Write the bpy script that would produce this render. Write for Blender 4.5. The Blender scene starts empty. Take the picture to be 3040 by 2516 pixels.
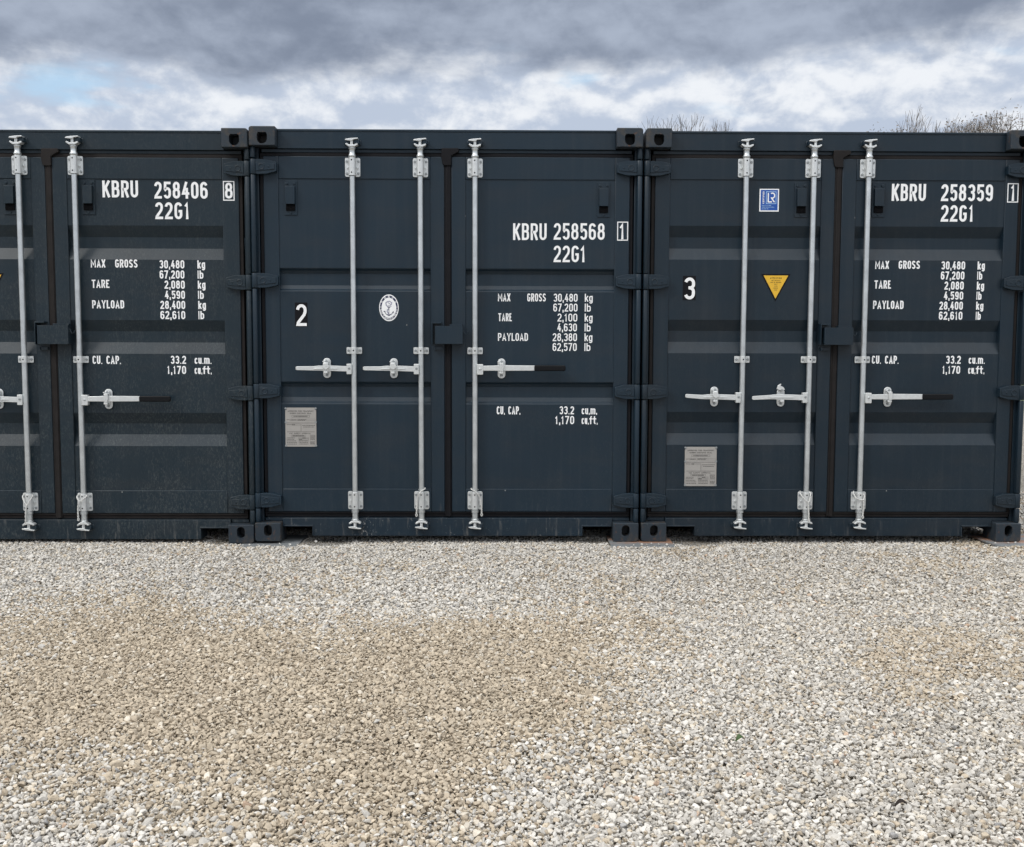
import bpy, bmesh, math, random
import numpy as np
from mathutils import Matrix, Vector

random.seed(7)
rng = np.random.default_rng(11)
SC = bpy.context.scene
COL = SC.collection

# ------------------------------------------------------------------ camera
CAM = (0.3406, -6.3612, 1.2318)
YAW, PITCH, ROLL = 0.0110, 0.0749, 0.0027
cd = bpy.data.cameras.new('camera'); cam = bpy.data.objects.new('camera', cd); COL.objects.link(cam)
cy, sy, cp, sp = math.cos(YAW), math.sin(YAW), math.cos(PITCH), math.sin(PITCH)
fw = Vector((sy*cp, cy*cp, -sp)); rt = Vector((cy, -sy, 0)); up = rt.cross(fw)
cr, sr = math.cos(ROLL), math.sin(ROLL)
R_ = cr*rt + sr*up; U_ = -sr*rt + cr*up
cam.matrix_world = Matrix(((R_.x, U_.x, -fw.x, CAM[0]), (R_.y, U_.y, -fw.y, CAM[1]), (R_.z, U_.z, -fw.z, CAM[2]), (0, 0, 0, 1)))
cd.sensor_fit = 'HORIZONTAL'; cd.sensor_width = 36; cd.lens = 3000/3040*36
cd.clip_start = 0.05; cd.clip_end = 2000
SC.camera = cam
SC.view_settings.view_transform = 'Standard'; SC.view_settings.look = 'None'
SC.view_settings.gamma = 1; SC.view_settings.exposure = 0.0
SC.render.film_transparent = False

# ------------------------------------------------------------------ node helpers
class NT:
    def __init__(s, nt): s.nt = nt
    def n(s, t, ins=None, **kw):
        nd = s.nt.nodes.new(t)
        for k, v in kw.items(): setattr(nd, k, v)
        for k, v in (ins or {}).items():
            if isinstance(v, bpy.types.NodeSocket): s.nt.links.new(v, nd.inputs[k])
            else: nd.inputs[k].default_value = v
        return nd
    def math(s, op, a, b=0.0, c=0.0, clamp=False):
        nd = s.n('ShaderNodeMath', {0: a, 1: b, 2: c}, operation=op, use_clamp=clamp); return nd.outputs[0]
    def mix(s, f, a, b, blend='MIX'):
        nd = s.nt.nodes.new('ShaderNodeMix'); nd.data_type = 'RGBA'; nd.blend_type = blend
        for i, v in ((0, f), (6, a), (7, b)):
            if isinstance(v, bpy.types.NodeSocket): s.nt.links.new(v, nd.inputs[i])
            elif i == 0: nd.inputs[i].default_value = v
            else: nd.inputs[i].default_value = (*v[:3], 1)
        return nd.outputs[2]
    def ss(s, v, lo, hi, a=0.0, b=1.0):
        nd = s.n('ShaderNodeMapRange', {0: v, 1: lo, 2: hi, 3: a, 4: b}, interpolation_type='SMOOTHSTEP'); return nd.outputs[0]
    def noise(s, vec, scale, detail=4, rough=0.55, dist=0.0):
        return s.n('ShaderNodeTexNoise', {'Vector': vec, 'Scale': scale, 'Detail': detail, 'Roughness': rough, 'Distortion': dist}).outputs[0]
    def mapv(s, vec, scale=(1, 1, 1), loc=(0, 0, 0)):
        return s.n('ShaderNodeMapping', {'Vector': vec, 'Scale': scale, 'Location': loc}).outputs[0]

# ------------------------------------------------------------------ sky (cloudy) and sun
SUN_EL, SUN_AZ = math.radians(42), math.radians(236)      # azimuth clockwise from +Y
w = bpy.data.worlds.new('World'); SC.world = w; w.use_nodes = True
W = NT(w.node_tree); w.node_tree.nodes.clear()
sky = W.n('ShaderNodeTexSky', sky_type='NISHITA', sun_disc=False, sun_elevation=SUN_EL, sun_rotation=SUN_AZ)
STR = 0.1
tc = W.n('ShaderNodeTexCoord').outputs['Generated']
sx = W.n('ShaderNodeSeparateXYZ', {0: tc})
az = W.math('ARCTAN2', sx.outputs[0], sx.outputs[1]); el = W.math('ARCSINE', sx.outputs[2])
uv = W.n('ShaderNodeCombineXYZ', {0: az, 1: el, 2: 0.0}).outputs[0]
nA = W.noise(W.mapv(uv, (3.6, 10, 1), (1.7, 0.3, 0)), 1.0, 9, 0.60, 0.12)       # edge of the dark deck
nB = W.noise(W.mapv(uv, (5.0, 11, 1), (4.1, 2.3, 0)), 1.0, 7, 0.55, 0.15)        # streaks in the deck
nC = W.noise(W.mapv(uv, (14, 21, 1), (2.4, 7.7, 0)), 1.0, 8, 0.56, 0.14)
nCu = W.noise(W.mapv(uv, (14, 21, 1), (2.4, 7.7+0.22, 0)), 1.0, 8, 0.56, 0.14)   # the same field a little higher: lit tops
nE = W.noise(W.mapv(uv, (2.6, 9, 1), (6.4, 1.7, 0)), 1.0, 4, 0.5, 0.1)
relief = W.math('ADD', W.math('ADD', W.math('MULTIPLY', W.math('SUBTRACT', nC, nCu), 0.9), W.math('MULTIPLY', nC, 0.6)), W.math('MULTIPLY', nE, 0.5))         # heaped clouds below
nD = W.noise(W.mapv(uv, (5, 15, 1), (9.2, 3.1, 0)), 1.0, 5, 0.55, 0.1)          # blue gaps
# lower edge of the deck: a little higher at the far right
edge = W.math('ADD', W.math('MULTIPLY', az, 0.035), 0.253)
edge = W.math('ADD', edge, W.math('MULTIPLY', W.math('SUBTRACT', nA, 0.5), 0.11))
deck = W.ss(W.math('SUBTRACT', el, edge), -0.012, 0.022)
K = 1.0/STR
def kc(r, g, b): return (r*K, g*K, b*K)
deck_n = W.math('ADD', W.math('MULTIPLY', nB, 0.75), W.math('MULTIPLY', W.math('SUBTRACT', nC, nCu), 0.35)); deck_n = W.math('ADD', deck_n, W.math('MULTIPLY', nC, 0.25))
deck_c = W.mix(W.ss(deck_n, 0.34, 0.70), kc(0.225, 0.268, 0.355), kc(0.41, 0.47, 0.58))
cum_c = W.mix(W.ss(relief, 0.38, 0.72), kc(0.51, 0.585, 0.715), kc(0.87, 0.90, 0.945))
under = W.math('SUBTRACT', el, edge)
gap = W.math('MULTIPLY', W.ss(nD, 0.585, 0.71), W.math('MULTIPLY', W.ss(under, -0.045, -0.018), 0.75))
blue = W.mix(0.75, kc(0.42, 0.66, 0.95), sky.outputs[0])
low = W.mix(gap, cum_c, kc(0.50, 0.74, 0.97))
low = W.mix(W.math('MULTIPLY', gap, 0.12), low, sky.outputs[0])
front = W.mix(deck, low, deck_c)
# overcast overhead: brighter high up and behind the photographer
high = W.mix(W.ss(nB, 0.35, 0.7), kc(1.75, 1.79, 1.85), kc(2.75, 2.75, 2.72))
front = W.mix(W.ss(el, 0.42, 0.95), front, high)
back = W.math('MULTIPLY', W.ss(sx.outputs[1], 0.2, -0.5), W.ss(el, 0.25, 0.6))
front = W.mix(W.math('MULTIPLY', back, 0.5), front, high)
bg = W.n('ShaderNodeBackground', {'Color': front, 'Strength': STR})
W.nt.links.new(bg.outputs[0], W.n('ShaderNodeOutputWorld').inputs[0])

sl = bpy.data.lights.new('sun', 'SUN'); sl.energy = 1.4; sl.angle = math.radians(14); sl.color = (1, 0.95, 0.88)
so = bpy.data.objects.new('sun', sl); COL.objects.link(so)
d = Vector((math.sin(SUN_AZ)*math.cos(SUN_EL), math.cos(SUN_AZ)*math.cos(SUN_EL), math.sin(SUN_EL)))
so.rotation_euler = d.to_track_quat('Z', 'Y').to_euler(); so.location = (0, -10, 20)

# ------------------------------------------------------------------ materials
def newmat(name):
    m = bpy.data.materials.new(name); m.use_nodes = True; m.node_tree.nodes.clear()
    t = NT(m.node_tree); out = t.n('ShaderNodeOutputMaterial'); b = t.n('ShaderNodeBsdfPrincipled')
    t.nt.links.new(b.outputs[0], out.inputs[0]); return m, t, b
def plain(name, col, rough=0.5, metal=0.0, var=0.12, scale=25, bump=0.0, spec=0.5):
    m, t, b = newmat(name); v = t.n('ShaderNodeTexCoord').outputs['Object']
    f = t.noise(v, scale, 5)
    c = t.mix(f, [x*(1-var) for x in col], [min(1, x*(1+var)) for x in col])
    t.nt.links.new(c, b.inputs['Base Color'])
    b.inputs['Roughness'].default_value = rough; b.inputs['Metallic'].default_value = metal
    b.inputs['Specular IOR Level'].default_value = spec
    if bump:
        bn = t.n('ShaderNodeBump', {'Height': t.noise(v, scale*6, 4), 'Strength': bump, 'Distance': 0.002})
        t.nt.links.new(bn.outputs[0], b.inputs['Normal'])
    return m
def paint(name, PAINT, dust, speck, grime, splash=0.0):
    """slate paint; dust = pale rain-dashed streaks, speck = splashes low down, grime = brown film"""
    m, t, b = newmat(name); v = t.n('ShaderNodeTexCoord').outputs['Object']
    z = t.n('ShaderNodeSeparateXYZ', {0: v})
    c = t.mix(t.noise(v, 2.3, 4), [x*0.86 for x in PAINT], [x*1.14 for x in PAINT])
    # faint water runs down the sheet
    c = t.mix(t.math('MULTIPLY', t.ss(t.noise(t.mapv(v, (24, 24, 0.9), (5, 2, 0)), 1.0, 6, 0.6), 0.45, 0.75), 0.16), c, (0.040, 0.048, 0.056))
    # brown film in soft patches
    gm = t.math('MULTIPLY', t.ss(t.noise(t.mapv(v, (3, 3, 7)), 1.0, 5), 0.42, 0.72), grime)
    c = t.mix(gm, c, (0.040, 0.034, 0.029))
    # dashes left by dusty rain
    s1 = t.noise(t.mapv(v, (125, 125, 48), (3, 0, 1)), 1.0, 3, 0.6, 0.9)
    m1 = t.math('MULTIPLY', t.ss(s1, 0.46, 0.72), t.ss(t.noise(v, 3.2, 3), 0.26, 0.60))
    m1 = t.math('MULTIPLY', m1, t.ss(z.outputs[2], 2.5, 0.3, 0.35, 1.0))
    m1 = t.math('MULTIPLY', m1, dust)
    c = t.mix(m1, c, (0.080, 0.090, 0.090))
    # runs and splashes on the bottom rail
    runs = t.ss(t.noise(t.mapv(v, (42, 42, 5), (0, 3, 0)), 1.0, 5, 0.65, 0.2), 0.55, 0.74)
    runs = t.math('MULTIPLY', runs, t.math('MULTIPLY', t.ss(z.outputs[2], 0.30, 0.06), 0.55*speck + 0.8*dust))
    c = t.mix(runs, c, (0.17, 0.165, 0.155))
    sp_ = t.ss(t.noise(t.mapv(v, (1, 1, 0.7)), 62, 4, 0.7, 1.6), 0.66, 0.70)
    near = t.math('MULTIPLY', t.ss(t.math('ABSOLUTE', t.math('ADD', z.outputs[0], 0.525)), 0.16, 0.0), 0.15)
    sp2 = t.ss(t.math('ADD', t.noise(t.mapv(v, (1, 1, 0.55)), 78, 5, 0.75, 0.9), near), 0.71, 0.77)
    spm = t.math('MULTIPLY', t.math('MAXIMUM', t.math('MULTIPLY', sp_, 0.6), t.math('MULTIPLY', sp2, splash)), t.math('MULTIPLY', t.ss(z.outputs[2], 0.23, 0.10), speck))
    c = t.mix(spm, c, (0.45, 0.45, 0.43))
    vo = t.n('ShaderNodeTexVoronoi', {'Vector': t.mapv(v, (1, 1, .8)), 'Scale': 8.0})      # odd chips
    chip = t.math('MULTIPLY', t.math('LESS_THAN', vo.outputs['Distance'], 0.030), t.math('GREATER_THAN', t.n('ShaderNodeSeparateXYZ', {0: vo.outputs['Color']}).outputs[0], 0.90))
    c = t.mix(t.math('MULTIPLY', chip, 0.7), c, (0.30, 0.30, 0.29))
    t.nt.links.new(c, b.inputs['Base Color'])
    b.inputs['Specular IOR Level'].default_value = 0.34
    r = t.math('ADD', t.math('MULTIPLY', t.noise(v, 7, 4), 0.12), 0.32)
    r = t.math('ADD', r, t.math('MULTIPLY', t.math('ADD', m1, runs), 0.35))
    t.nt.links.new(r, b.inputs['Roughness'])
    h = t.math('ADD', t.math('MULTIPLY', t.noise(t.mapv(v, (1.5, 1.5, 1.1)), 2.0, 2), 1.0), t.math('MULTIPLY', t.noise(v, 240, 2), 0.012))
    bn = t.n('ShaderNodeBump', {'Height': h, 'Strength': 0.22, 'Distance': 0.02})
    t.nt.links.new(bn.outputs[0], b.inputs['Normal'])
    return m
M = {
 'paint1': paint('dusty_slate_paint', (0.0090, 0.0198, 0.0292), 0.6, 0.3, 0.14), 'paint2': paint('clean_slate_paint', (0.0084, 0.0210, 0.0345), 0.10, 1.0, 0.12, 0.85), 'paint3': paint('slate_paint', (0.0068, 0.0172, 0.0282), 0.12, 0.35, 0.14),
 'rubber1': plain('dirty_rubber', (0.017, 0.0148, 0.0145), 0.75, var=0.55, scale=14, spec=.2), 'rubber2': plain('black_rubber', (0.0075, 0.0075, 0.0095), 0.6, var=0.35, spec=.15),
 'rubber3': plain('brown_rubber', (0.0135, 0.0118, 0.0118), 0.7, var=0.5, scale=14, spec=.2),
 'galv': plain('galvanised_steel', (0.60, 0.63, 0.64), 0.36, 0.78, var=0.30, scale=16, bump=0.3),
 'galv2': plain('bright_zinc', (0.68, 0.70, 0.70), 0.36, 0.5, var=0.15, scale=45, bump=0.2),
 'bolt': plain('dull_bolt', (0.30, 0.32, 0.33), 0.5, 0.5),
 'dark': plain('dark_hole', (0.003, 0.003, 0.004), 0.8, spec=.1), 'grip': plain('black_grip', (0.004, 0.0045, 0.006), 0.45, spec=.2),
 'white': plain('white_vinyl', (0.86, 0.87, 0.88), 0.45, var=0.05, scale=60),
 'black': plain('black_vinyl', (0.004, 0.004, 0.006), 0.4, spec=.2), 'blue': plain('blue_vinyl', (0.008, 0.075, 0.36), 0.35, var=0.08),
 'pale': plain('pale_blue_ink', (0.36, 0.55, 0.80), 0.4), 'yellow': plain('yellow_vinyl', (0.72, 0.43, 0.03), 0.42, var=0.06),
 'ink': plain('brown_ink', (0.10, 0.055, 0.01), 0.5), 'navy': plain('navy_ink', (0.006, 0.010, 0.06), 0.4),
 'grey_ink': plain('grey_ink', (0.33, 0.33, 0.42), 0.5), 'plate': plain('etched_plate', (0.36, 0.345, 0.325), 0.5, 0.15, var=0.1, scale=20),
 'etch': plain('etched_ink', (0.11, 0.105, 0.10), 0.6), 'rope': plain('white_rope', (0.60, 0.60, 0.58), 0.8, var=0.2, scale=120),
 'cellar': plain('underside_steel', (0.02, 0.02, 0.022), 0.7),
}
m, t, b = newmat('worn_casting_paint'); M['worn'] = m
v = t.n('ShaderNodeTexCoord').outputs['Object']
c = t.mix(t.noise(v, 9, 4), (0.017, 0.026, 0.036), (0.027, 0.037, 0.048))
c = t.mix(t.math('MULTIPLY', t.ss(t.noise(t.mapv(v, (1, 1, .6)), 13, 6, 0.65, 0.4), 0.46, 0.66), 0.7), c, (0.066, 0.055, 0.043))
c = t.mix(t.math('MULTIPLY', t.ss(t.noise(v, 24, 6, 0.7), 0.58, 0.66), 0.75), c, (0.13, 0.062, 0.032))
c = t.mix(t.math('MULTIPLY', t.ss(t.noise(t.mapv(v, (1, 1, .4)), 60, 4, 0.7), 0.66, 0.72), 0.5), c, (0.16, 0.17, 0.17))
t.nt.links.new(c, b.inputs['Base Color']); b.inputs['Roughness'].default_value = 0.5; b.inputs['Specular IOR Level'].default_value = 0.35
bn = t.n('ShaderNodeBump', {'Height': t.noise(v, 90, 4), 'Strength': 0.3, 'Distance': 0.002}); t.nt.links.new(bn.outputs[0], b.inputs['Normal'])
# rusty / bare plate steel
def plate_mat(name, rust):
    m, t, b = newmat(name); v = t.n('ShaderNodeTexCoord').outputs['Object']
    f = t.ss(t.noise(v, 7, 6, 0.65), 0.62-0.25*rust, 0.78-0.2*rust)
    c = t.mix(t.noise(v, 18, 5), (0.11, 0.125, 0.13), (0.23, 0.24, 0.25))
    cy_ = t.ss(t.n('ShaderNodeSeparateXYZ', {0: v}).outputs[1], -0.17, -0.06); f = t.math('MULTIPLY', f, t.math('MULTIPLY', cy_, rust))
    c = t.mix(f, c, (0.27, 0.135, 0.075)); t.nt.links.new(c, b.inputs['Base Color']); b.inputs['Roughness'].default_value = 0.7
    return m
M['rusty'] = plate_mat('rusty_plate', 0.9); M['bare'] = plate_mat('bare_plate', 0.25)
# stones: colour per stone from the point attribute, with fine mottling
m, t, b = newmat('limestone'); M['stone'] = m
a = t.n('ShaderNodeAttribute', attribute_type='INSTANCER', attribute_name='stone_col')
v = t.n('ShaderNodeTexCoord').outputs['Object']
nz = t.noise(v, 1.4, 5, 0.65)
c = t.mix(1.0, a.outputs['Color'], t.mix(nz, (0.76, 0.76, 0.77), (1.16, 1.15, 1.13)), 'MULTIPLY')
t.nt.links.new(c, b.inputs['Base Color']); b.inputs['Roughness'].default_value = 0.85; b.inputs['Specular IOR Level'].default_value = 0.3
bn = t.n('ShaderNodeBump', {'Height': t.noise(v, 5, 4), 'Strength': 0.25, 'Distance': 0.25}); t.nt.links.new(bn.outputs[0], b.inputs['Normal'])
# ground sheet below the loose stones
m, t, b = newmat('gravel_bed'); M['ground'] = m
v = t.n('ShaderNodeTexCoord').outputs['Object']
vo = t.n('ShaderNodeTexVoronoi', {'Vector': v, 'Scale': 52.0})
cc = t.mix(t.noise(v, 1.3, 5), (0.36, 0.32, 0.26), (0.45, 0.43, 0.39))
cc = t.mix(t.ss(vo.outputs['Distance'], 0.15, 0.65), cc, (0.15, 0.135, 0.11))
far = t.ss(t.n('ShaderNodeSeparateXYZ', {0: v}).outputs[1], 12, 16)
cc = t.mix(far, cc, t.mix(t.noise(v, 0.8, 5), (0.035, 0.06, 0.02), (0.08, 0.10, 0.045)))
t.nt.links.new(cc, b.inputs['Base Color']); b.inputs['Roughness'].default_value = 0.95
bn = t.n('ShaderNodeBump', {'Height': vo.outputs['Distance'], 'Strength': 0.8, 'Distance': 0.01}, invert=True); t.nt.links.new(bn.outputs[0], b.inputs['Normal'])
M['bark'] = plain('grey_bark', (0.13, 0.115, 0.105), 0.9, var=0.3)
M['leaf_dry'] = plain('withered_leaves', (0.16, 0.14, 0.125), 0.8, var=0.5, scale=1.5)
M['leaf_green'] = plain('green_leaf', (0.045, 0.085, 0.02), 0.5); M['leaf_dark'] = plain('rotten_leaf', (0.022, 0.014, 0.011), 0.8)

# ------------------------------------------------------------------ mesh builder
class MB:
    def __init__(s): s.v = []; s.f = []; s.mi = []; s.m = 0
    def add(s, vs, fs):
        o = len(s.v); s.v += [tuple(p) for p in vs]
        for f in fs: s.f.append(tuple(i+o for i in f)); s.mi.append(s.m)
        return s
    def box(s, x0, x1, y0, y1, z0, z1):
        return s.add([(x0,y0,z0),(x1,y0,z0),(x1,y1,z0),(x0,y1,z0),(x0,y0,z1),(x1,y0,z1),(x1,y1,z1),(x0,y1,z1)],
                     [(0,3,2,1),(4,5,6,7),(0,1,5,4),(1,2,6,5),(2,3,7,6),(3,0,4,7)])
    def prism(s, pts, y0, y1):          # outline in x,z extruded along y
        n = len(pts)
        ar = sum(pts[i][0]*pts[(i+1)%n][1]-pts[(i+1)%n][0]*pts[i][1] for i in range(n))
        if ar < 0: pts = pts[::-1]
        return s.add([(x,y0,z) for x,z in pts]+[(x,y1,z) for x,z in pts],
                     [tuple(range(n)), tuple(range(2*n-1,n-1,-1))]+[((i+1)%n, i, n+i, n+(i+1)%n) for i in range(n)])
    def lathe(s, cx, cy, prof, n=20):   # profile of (r, z) turned about a vertical axis
        k = len(prof)
        vs = [(cx+r*math.cos(2*math.pi*i/n), cy+r*math.sin(2*math.pi*i/n), z) for r, z in prof for i in range(n)]
        fs = [(j*n+i, j*n+(i+1)%n, (j+1)*n+(i+1)%n, (j+1)*n+i) for j in range(k-1) for i in range(n)]
        fs += [tuple(range(n-1,-1,-1)), tuple((k-1)*n+i for i in range(n))]
        return s.add(vs, fs)
    def disc(s, x, z, r, y0, y1, n=14):  # short cylinder along y
        return s.prism([(x+r*math.cos(2*math.pi*i/n), z+r*math.sin(2*math.pi*i/n)) for i in range(n)], y0, y1)
    def tube(s, pts, r, n=8, r1=None):
        P = [Vector(p) for p in pts]; k = len(P); vs = []; pr = None
        for i, p in enumerate(P):
            tg = (P[min(i+1,k-1)]-P[max(i-1,0)]).normalized()
            if pr is None: u = tg.orthogonal().normalized()
            else: u = (pr - tg*pr.dot(tg)).normalized()
            pr = u; w_ = tg.cross(u); rr = r if r1 is None else r+(r1-r)*i/(k-1)
            vs += [p+(u*math.cos(2*math.pi*j/n)+w_*math.sin(2*math.pi*j/n))*rr for j in range(n)]
        fs = [(a*n+j, a*n+(j+1)%n, (a+1)*n+(j+1)%n, (a+1)*n+j) for a in range(k-1) for j in range(n)]
        fs += [tuple(range(n-1,-1,-1)), tuple((k-1)*n+j for j in range(n))]
        return s.add(vs, fs)
    def build(s, name, mats, parent=None, bevel=0.0, smooth=35, seg=2):
        me = bpy.data.meshes.new(name); me.from_pydata(s.v, [], s.f); me.validate()
        for mm in (mats if isinstance(mats, (list, tuple)) else [mats]): me.materials.append(M[mm])
        if isinstance(mats, (list, tuple)) and len(me.polygons) == len(s.mi): me.polygons.foreach_set('material_index', s.mi)
        bm = bmesh.new(); bm.from_mesh(me); bmesh.ops.recalc_face_normals(bm, faces=bm.faces); bm.to_mesh(me); bm.free()
        if smooth:
            me.polygons.foreach_set('use_smooth', [True]*len(me.polygons)); me.set_sharp_from_angle(angle=math.radians(smooth))
        o = bpy.data.objects.new(name, me); COL.objects.link(o)
        if parent is not None: o.parent = parent
        if bevel:
            b = o.modifiers.new('edge', 'BEVEL'); b.width = bevel; b.segments = seg; b.limit_method = 'ANGLE'; b.angle_limit = math.radians(38)
        return o
def tag(o, label=None, cat=None, group=None, kind=None):
    for k, v in (('label', label), ('category', cat), ('group', group), ('kind', kind)):
        if v: o[k] = v
    return o
def empty(name, loc):
    o = bpy.data.objects.new(name, None); COL.objects.link(o); o.location = loc; o.empty_display_size = 0.2; return o
def rrect(x0, x1, z0, z1, r, n=4):
    out = []
    for cx, cz, a in ((x1-r, z1-r, 0), (x0+r, z1-r, 90), (x0+r, z0+r, 180), (x1-r, z0+r, 270)):
        out += [(cx+r*math.cos(math.radians(a+90*i/n)), cz+r*math.sin(math.radians(a+90*i/n))) for i in range(n+1)]
    return out

# ------------------------------------------------------------------ stencil lettering (condensed strokes)
def arc(cx, cy, rx, ry, a0, a1, n=8):
    return [(cx+rx*math.cos(math.radians(a0+(a1-a0)*i/n)), cy+ry*math.sin(math.radians(a0+(a1-a0)*i/n))) for i in range(n+1)]
Q = 0.22
OO = arc(.5, 1-Q, .5, Q, 0, 180)+arc(.5, Q, .5, Q, 180, 360)
BOWL = lambda y0, y1, x0=0., x1=1.: [(x0, y1)]+arc(x1-.45, y1-.16, .45, .16, 90, 0, 5)+arc(x1-.45, y0+.16, .45, .16, 0, -90, 5)+[(x0, y0)]
LC = 0.70    # height of small letters
def ring(y0, y1, q=.17): return arc(.5, y1-q, .5, q, 0, 180)+arc(.5, y0+q, .5, q, 180, 360)
GL = {
 '0': [('c', OO)], 'O': [('c', OO)], '1': [('o', [(.05, .80), (.55, 1), (.55, 0)])],
 '2': [('o', arc(.5, 1-Q, .5, Q, 180, 0)+[(.98, .66), (.86, .52), (.06, .10), (0, 0), (1, 0)])],
 '3': [('o', arc(.5, 1-Q, .5, Q, 165, 0)+arc(.5, .70, .5, .17, -10, -75, 4)+[(.36, .53)]), ('o', [(.45, .53)]+arc(.5, .34, .5, .19, 75, 0, 4)+arc(.5, Q, .5, Q, 0, -165))],
 '4': [('o', [(.62, 1), (.0, .27), (1, .27)]), ('o', [(.74, .58), (.74, 0)])],
 '5': [('o', [(.95, 1), (.10, 1), (.06, .56), (.12, .53)]+arc(.5, .42, .5, .20, 115, 0, 6)+arc(.5, Q, .5, Q, 0, -165))],
 '6': [('c', ring(0, .60, .21)), ('o', [(0, .32), (0, .74)]+arc(.5, 1-Q, .5, Q, 180, 15))],
 '7': [('o', [(0, 1), (1, 1), (.30, 0)])], '8': [('c', ring(.0, .55, .20)), ('c', [(.06+x*.88, y) for x, y in ring(.53, 1, .19)])],
 '9': [('c', ring(.40, 1, .21)), ('o', [(1, .68), (1, .26)]+arc(.5, Q, .5, Q, 0, -165))],
 'A': [('o', [(0, 0), (.5, 1), (1, 0)]), ('o', [(.17, .26), (.83, .26)])],
 'B': [('c', [(0, 0)]+[(0, 1)]+BOWL(.53, 1, .4, .95)[1:-1]+[(.86, .525)]+BOWL(0, .52, .4, 1.)[1:-1]), ('o', [(.05, .525), (.75, .525)])],
 'C': [('o', arc(.5, 1-Q, .5, Q, 10, 180)+arc(.5, Q, .5, Q, 180, 350))],
 'D': [('c', [(0, 0), (0, 1)]+arc(.45, 1-Q, .55, Q, 90, 0)+arc(.45, Q, .55, Q, 0, -90))],
 'E': [('o', [(.95, 1), (0, 1), (0, 0), (1, 0)]), ('o', [(.05, .53), (.85, .53)])], 'F': [('o', [(1, 1), (0, 1), (0, 0)]), ('o', [(.05, .52), (.85, .52)])],
 'G': [('o', arc(.5, 1-Q, .5, Q, 12, 180)+arc(.5, Q, .5, Q, 180, 360)+[(1, .47), (.52, .47)])], 'H': [('o', [(0, 0), (0, 1)]), ('o', [(1, 0), (1, 1)]), ('o', [(0, .52), (1, .52)])],
 'I': [('o', [(.5, 0), (.5, 1)])], 'K': [('o', [(0, 0), (0, 1)]), ('o', [(.98, 1), (.08, .40)]), ('o', [(.36, .60), (1, 0)])], 'L': [('o', [(0, 1), (0, 0), (1, 0)])],
 'M': [('o', [(0, 0), (0, 1), (.5, .30), (1, 1), (1, 0)])], 'N': [('o', [(0, 0), (0, 1), (1, 0), (1, 1)])], 'P': [('o', [(0, 0), (0, 1)]+BOWL(.44, 1)[1:-1]+[(.05, .44)])],
 'R': [('o', [(0, 0), (0, 1)]+BOWL(.48, 1)[1:-1]+[(.05, .48)]), ('o', [(.52, .48), (1, 0)])],
 'S': [('o', arc(.5, 1-Q, .5, Q, 15, 180)+[(.03, .66), (.30, .55), (.72, .45), (.97, .33)]+arc(.5, Q, .5, Q, 0, -165))], 'T': [('o', [(0, 1), (1, 1)]), ('o', [(.5, .98), (.5, 0)])],
 'U': [('o', [(0, 1)]+arc(.5, Q, .5, Q, 180, 360)+[(1, 1)])], 'V': [('o', [(0, 1), (.5, 0), (1, 1)])], 'W': [('o', [(0, 1), (.25, 0), (.5, .8), (.75, 0), (1, 1)])],
 'X': [('o', [(0, 0), (1, 1)]), ('o', [(0, 1), (1, 0)])], 'Y': [('o', [(0, 1), (.5, .45), (1, 1)]), ('o', [(.5, .48), (.5, 0)])],
 'k': [('o', [(0, 0), (0, 1)]), ('o', [(.95, LC), (.1, .28)]), ('o', [(.38, .42), (1, 0)])], 'l': [('o', [(.5, 0), (.5, 1)])],
 'b': [('o', [(0, 0), (0, 1)]), ('c', ring(0, LC))], 'c': [('o', arc(.5, LC-.17, .5, .17, 10, 180)+arc(.5, .17, .5, .17, 180, 350))],
 'g': [('c', ring(0, LC)), ('o', [(1, LC), (1, -.10)]+arc(.5, -.10, .5, .17, 0, -165))], 'u': [('o', [(0, LC)]+arc(.5, .17, .5, .17, 180, 360)), ('o', [(1, LC), (1, 0)])],
 'm': [('o', [(0, 0), (0, LC)]), ('o', [(0, .5)]+arc(.25, LC-.13, .25, .13, 180, 0)+[(.5, 0)]), ('o', [(.5, .5)]+arc(.75, LC-.13, .25, .13, 180, 0)+[(1, 0)])],
 'f': [('o', [(.38, 0), (.38, .84)]+arc(.9, .84, .52, .16, 180, 90, 4)+[(1.05, 1)]), ('o', [(-.15, .68), (1.05, .68)])], 't': [('o', [(.42, .98), (.42, .16)]+arc(.9, .16, .48, .16, 180, 270, 4)+[(1.05, 0)]), ('o', [(-.15, .68), (1.05, .68)])],
 '.': [('o', [(.5, -.07), (.5, .085)])], ',': [('o', [(.6, .085), (.4, -.16)])], '-': [('o', [(0, .5), (1, .5)])],
}
WID = {'1': .72, 'I': .30, 'l': .25, '.': .28, ',': .30, 'M': 1.5, 'm': 1.55, 'W': 1.35, 'f': 1.05, 't': 1.1, ' ': .75, 'A': 1.12, 'Y': 1.1, 'X': 1.08, 'E': .9, 'L': .88, 'F': .88, 'c': .85, 'u': .92, 'k': .95, 'b': .95, 'g': .95}
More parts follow.
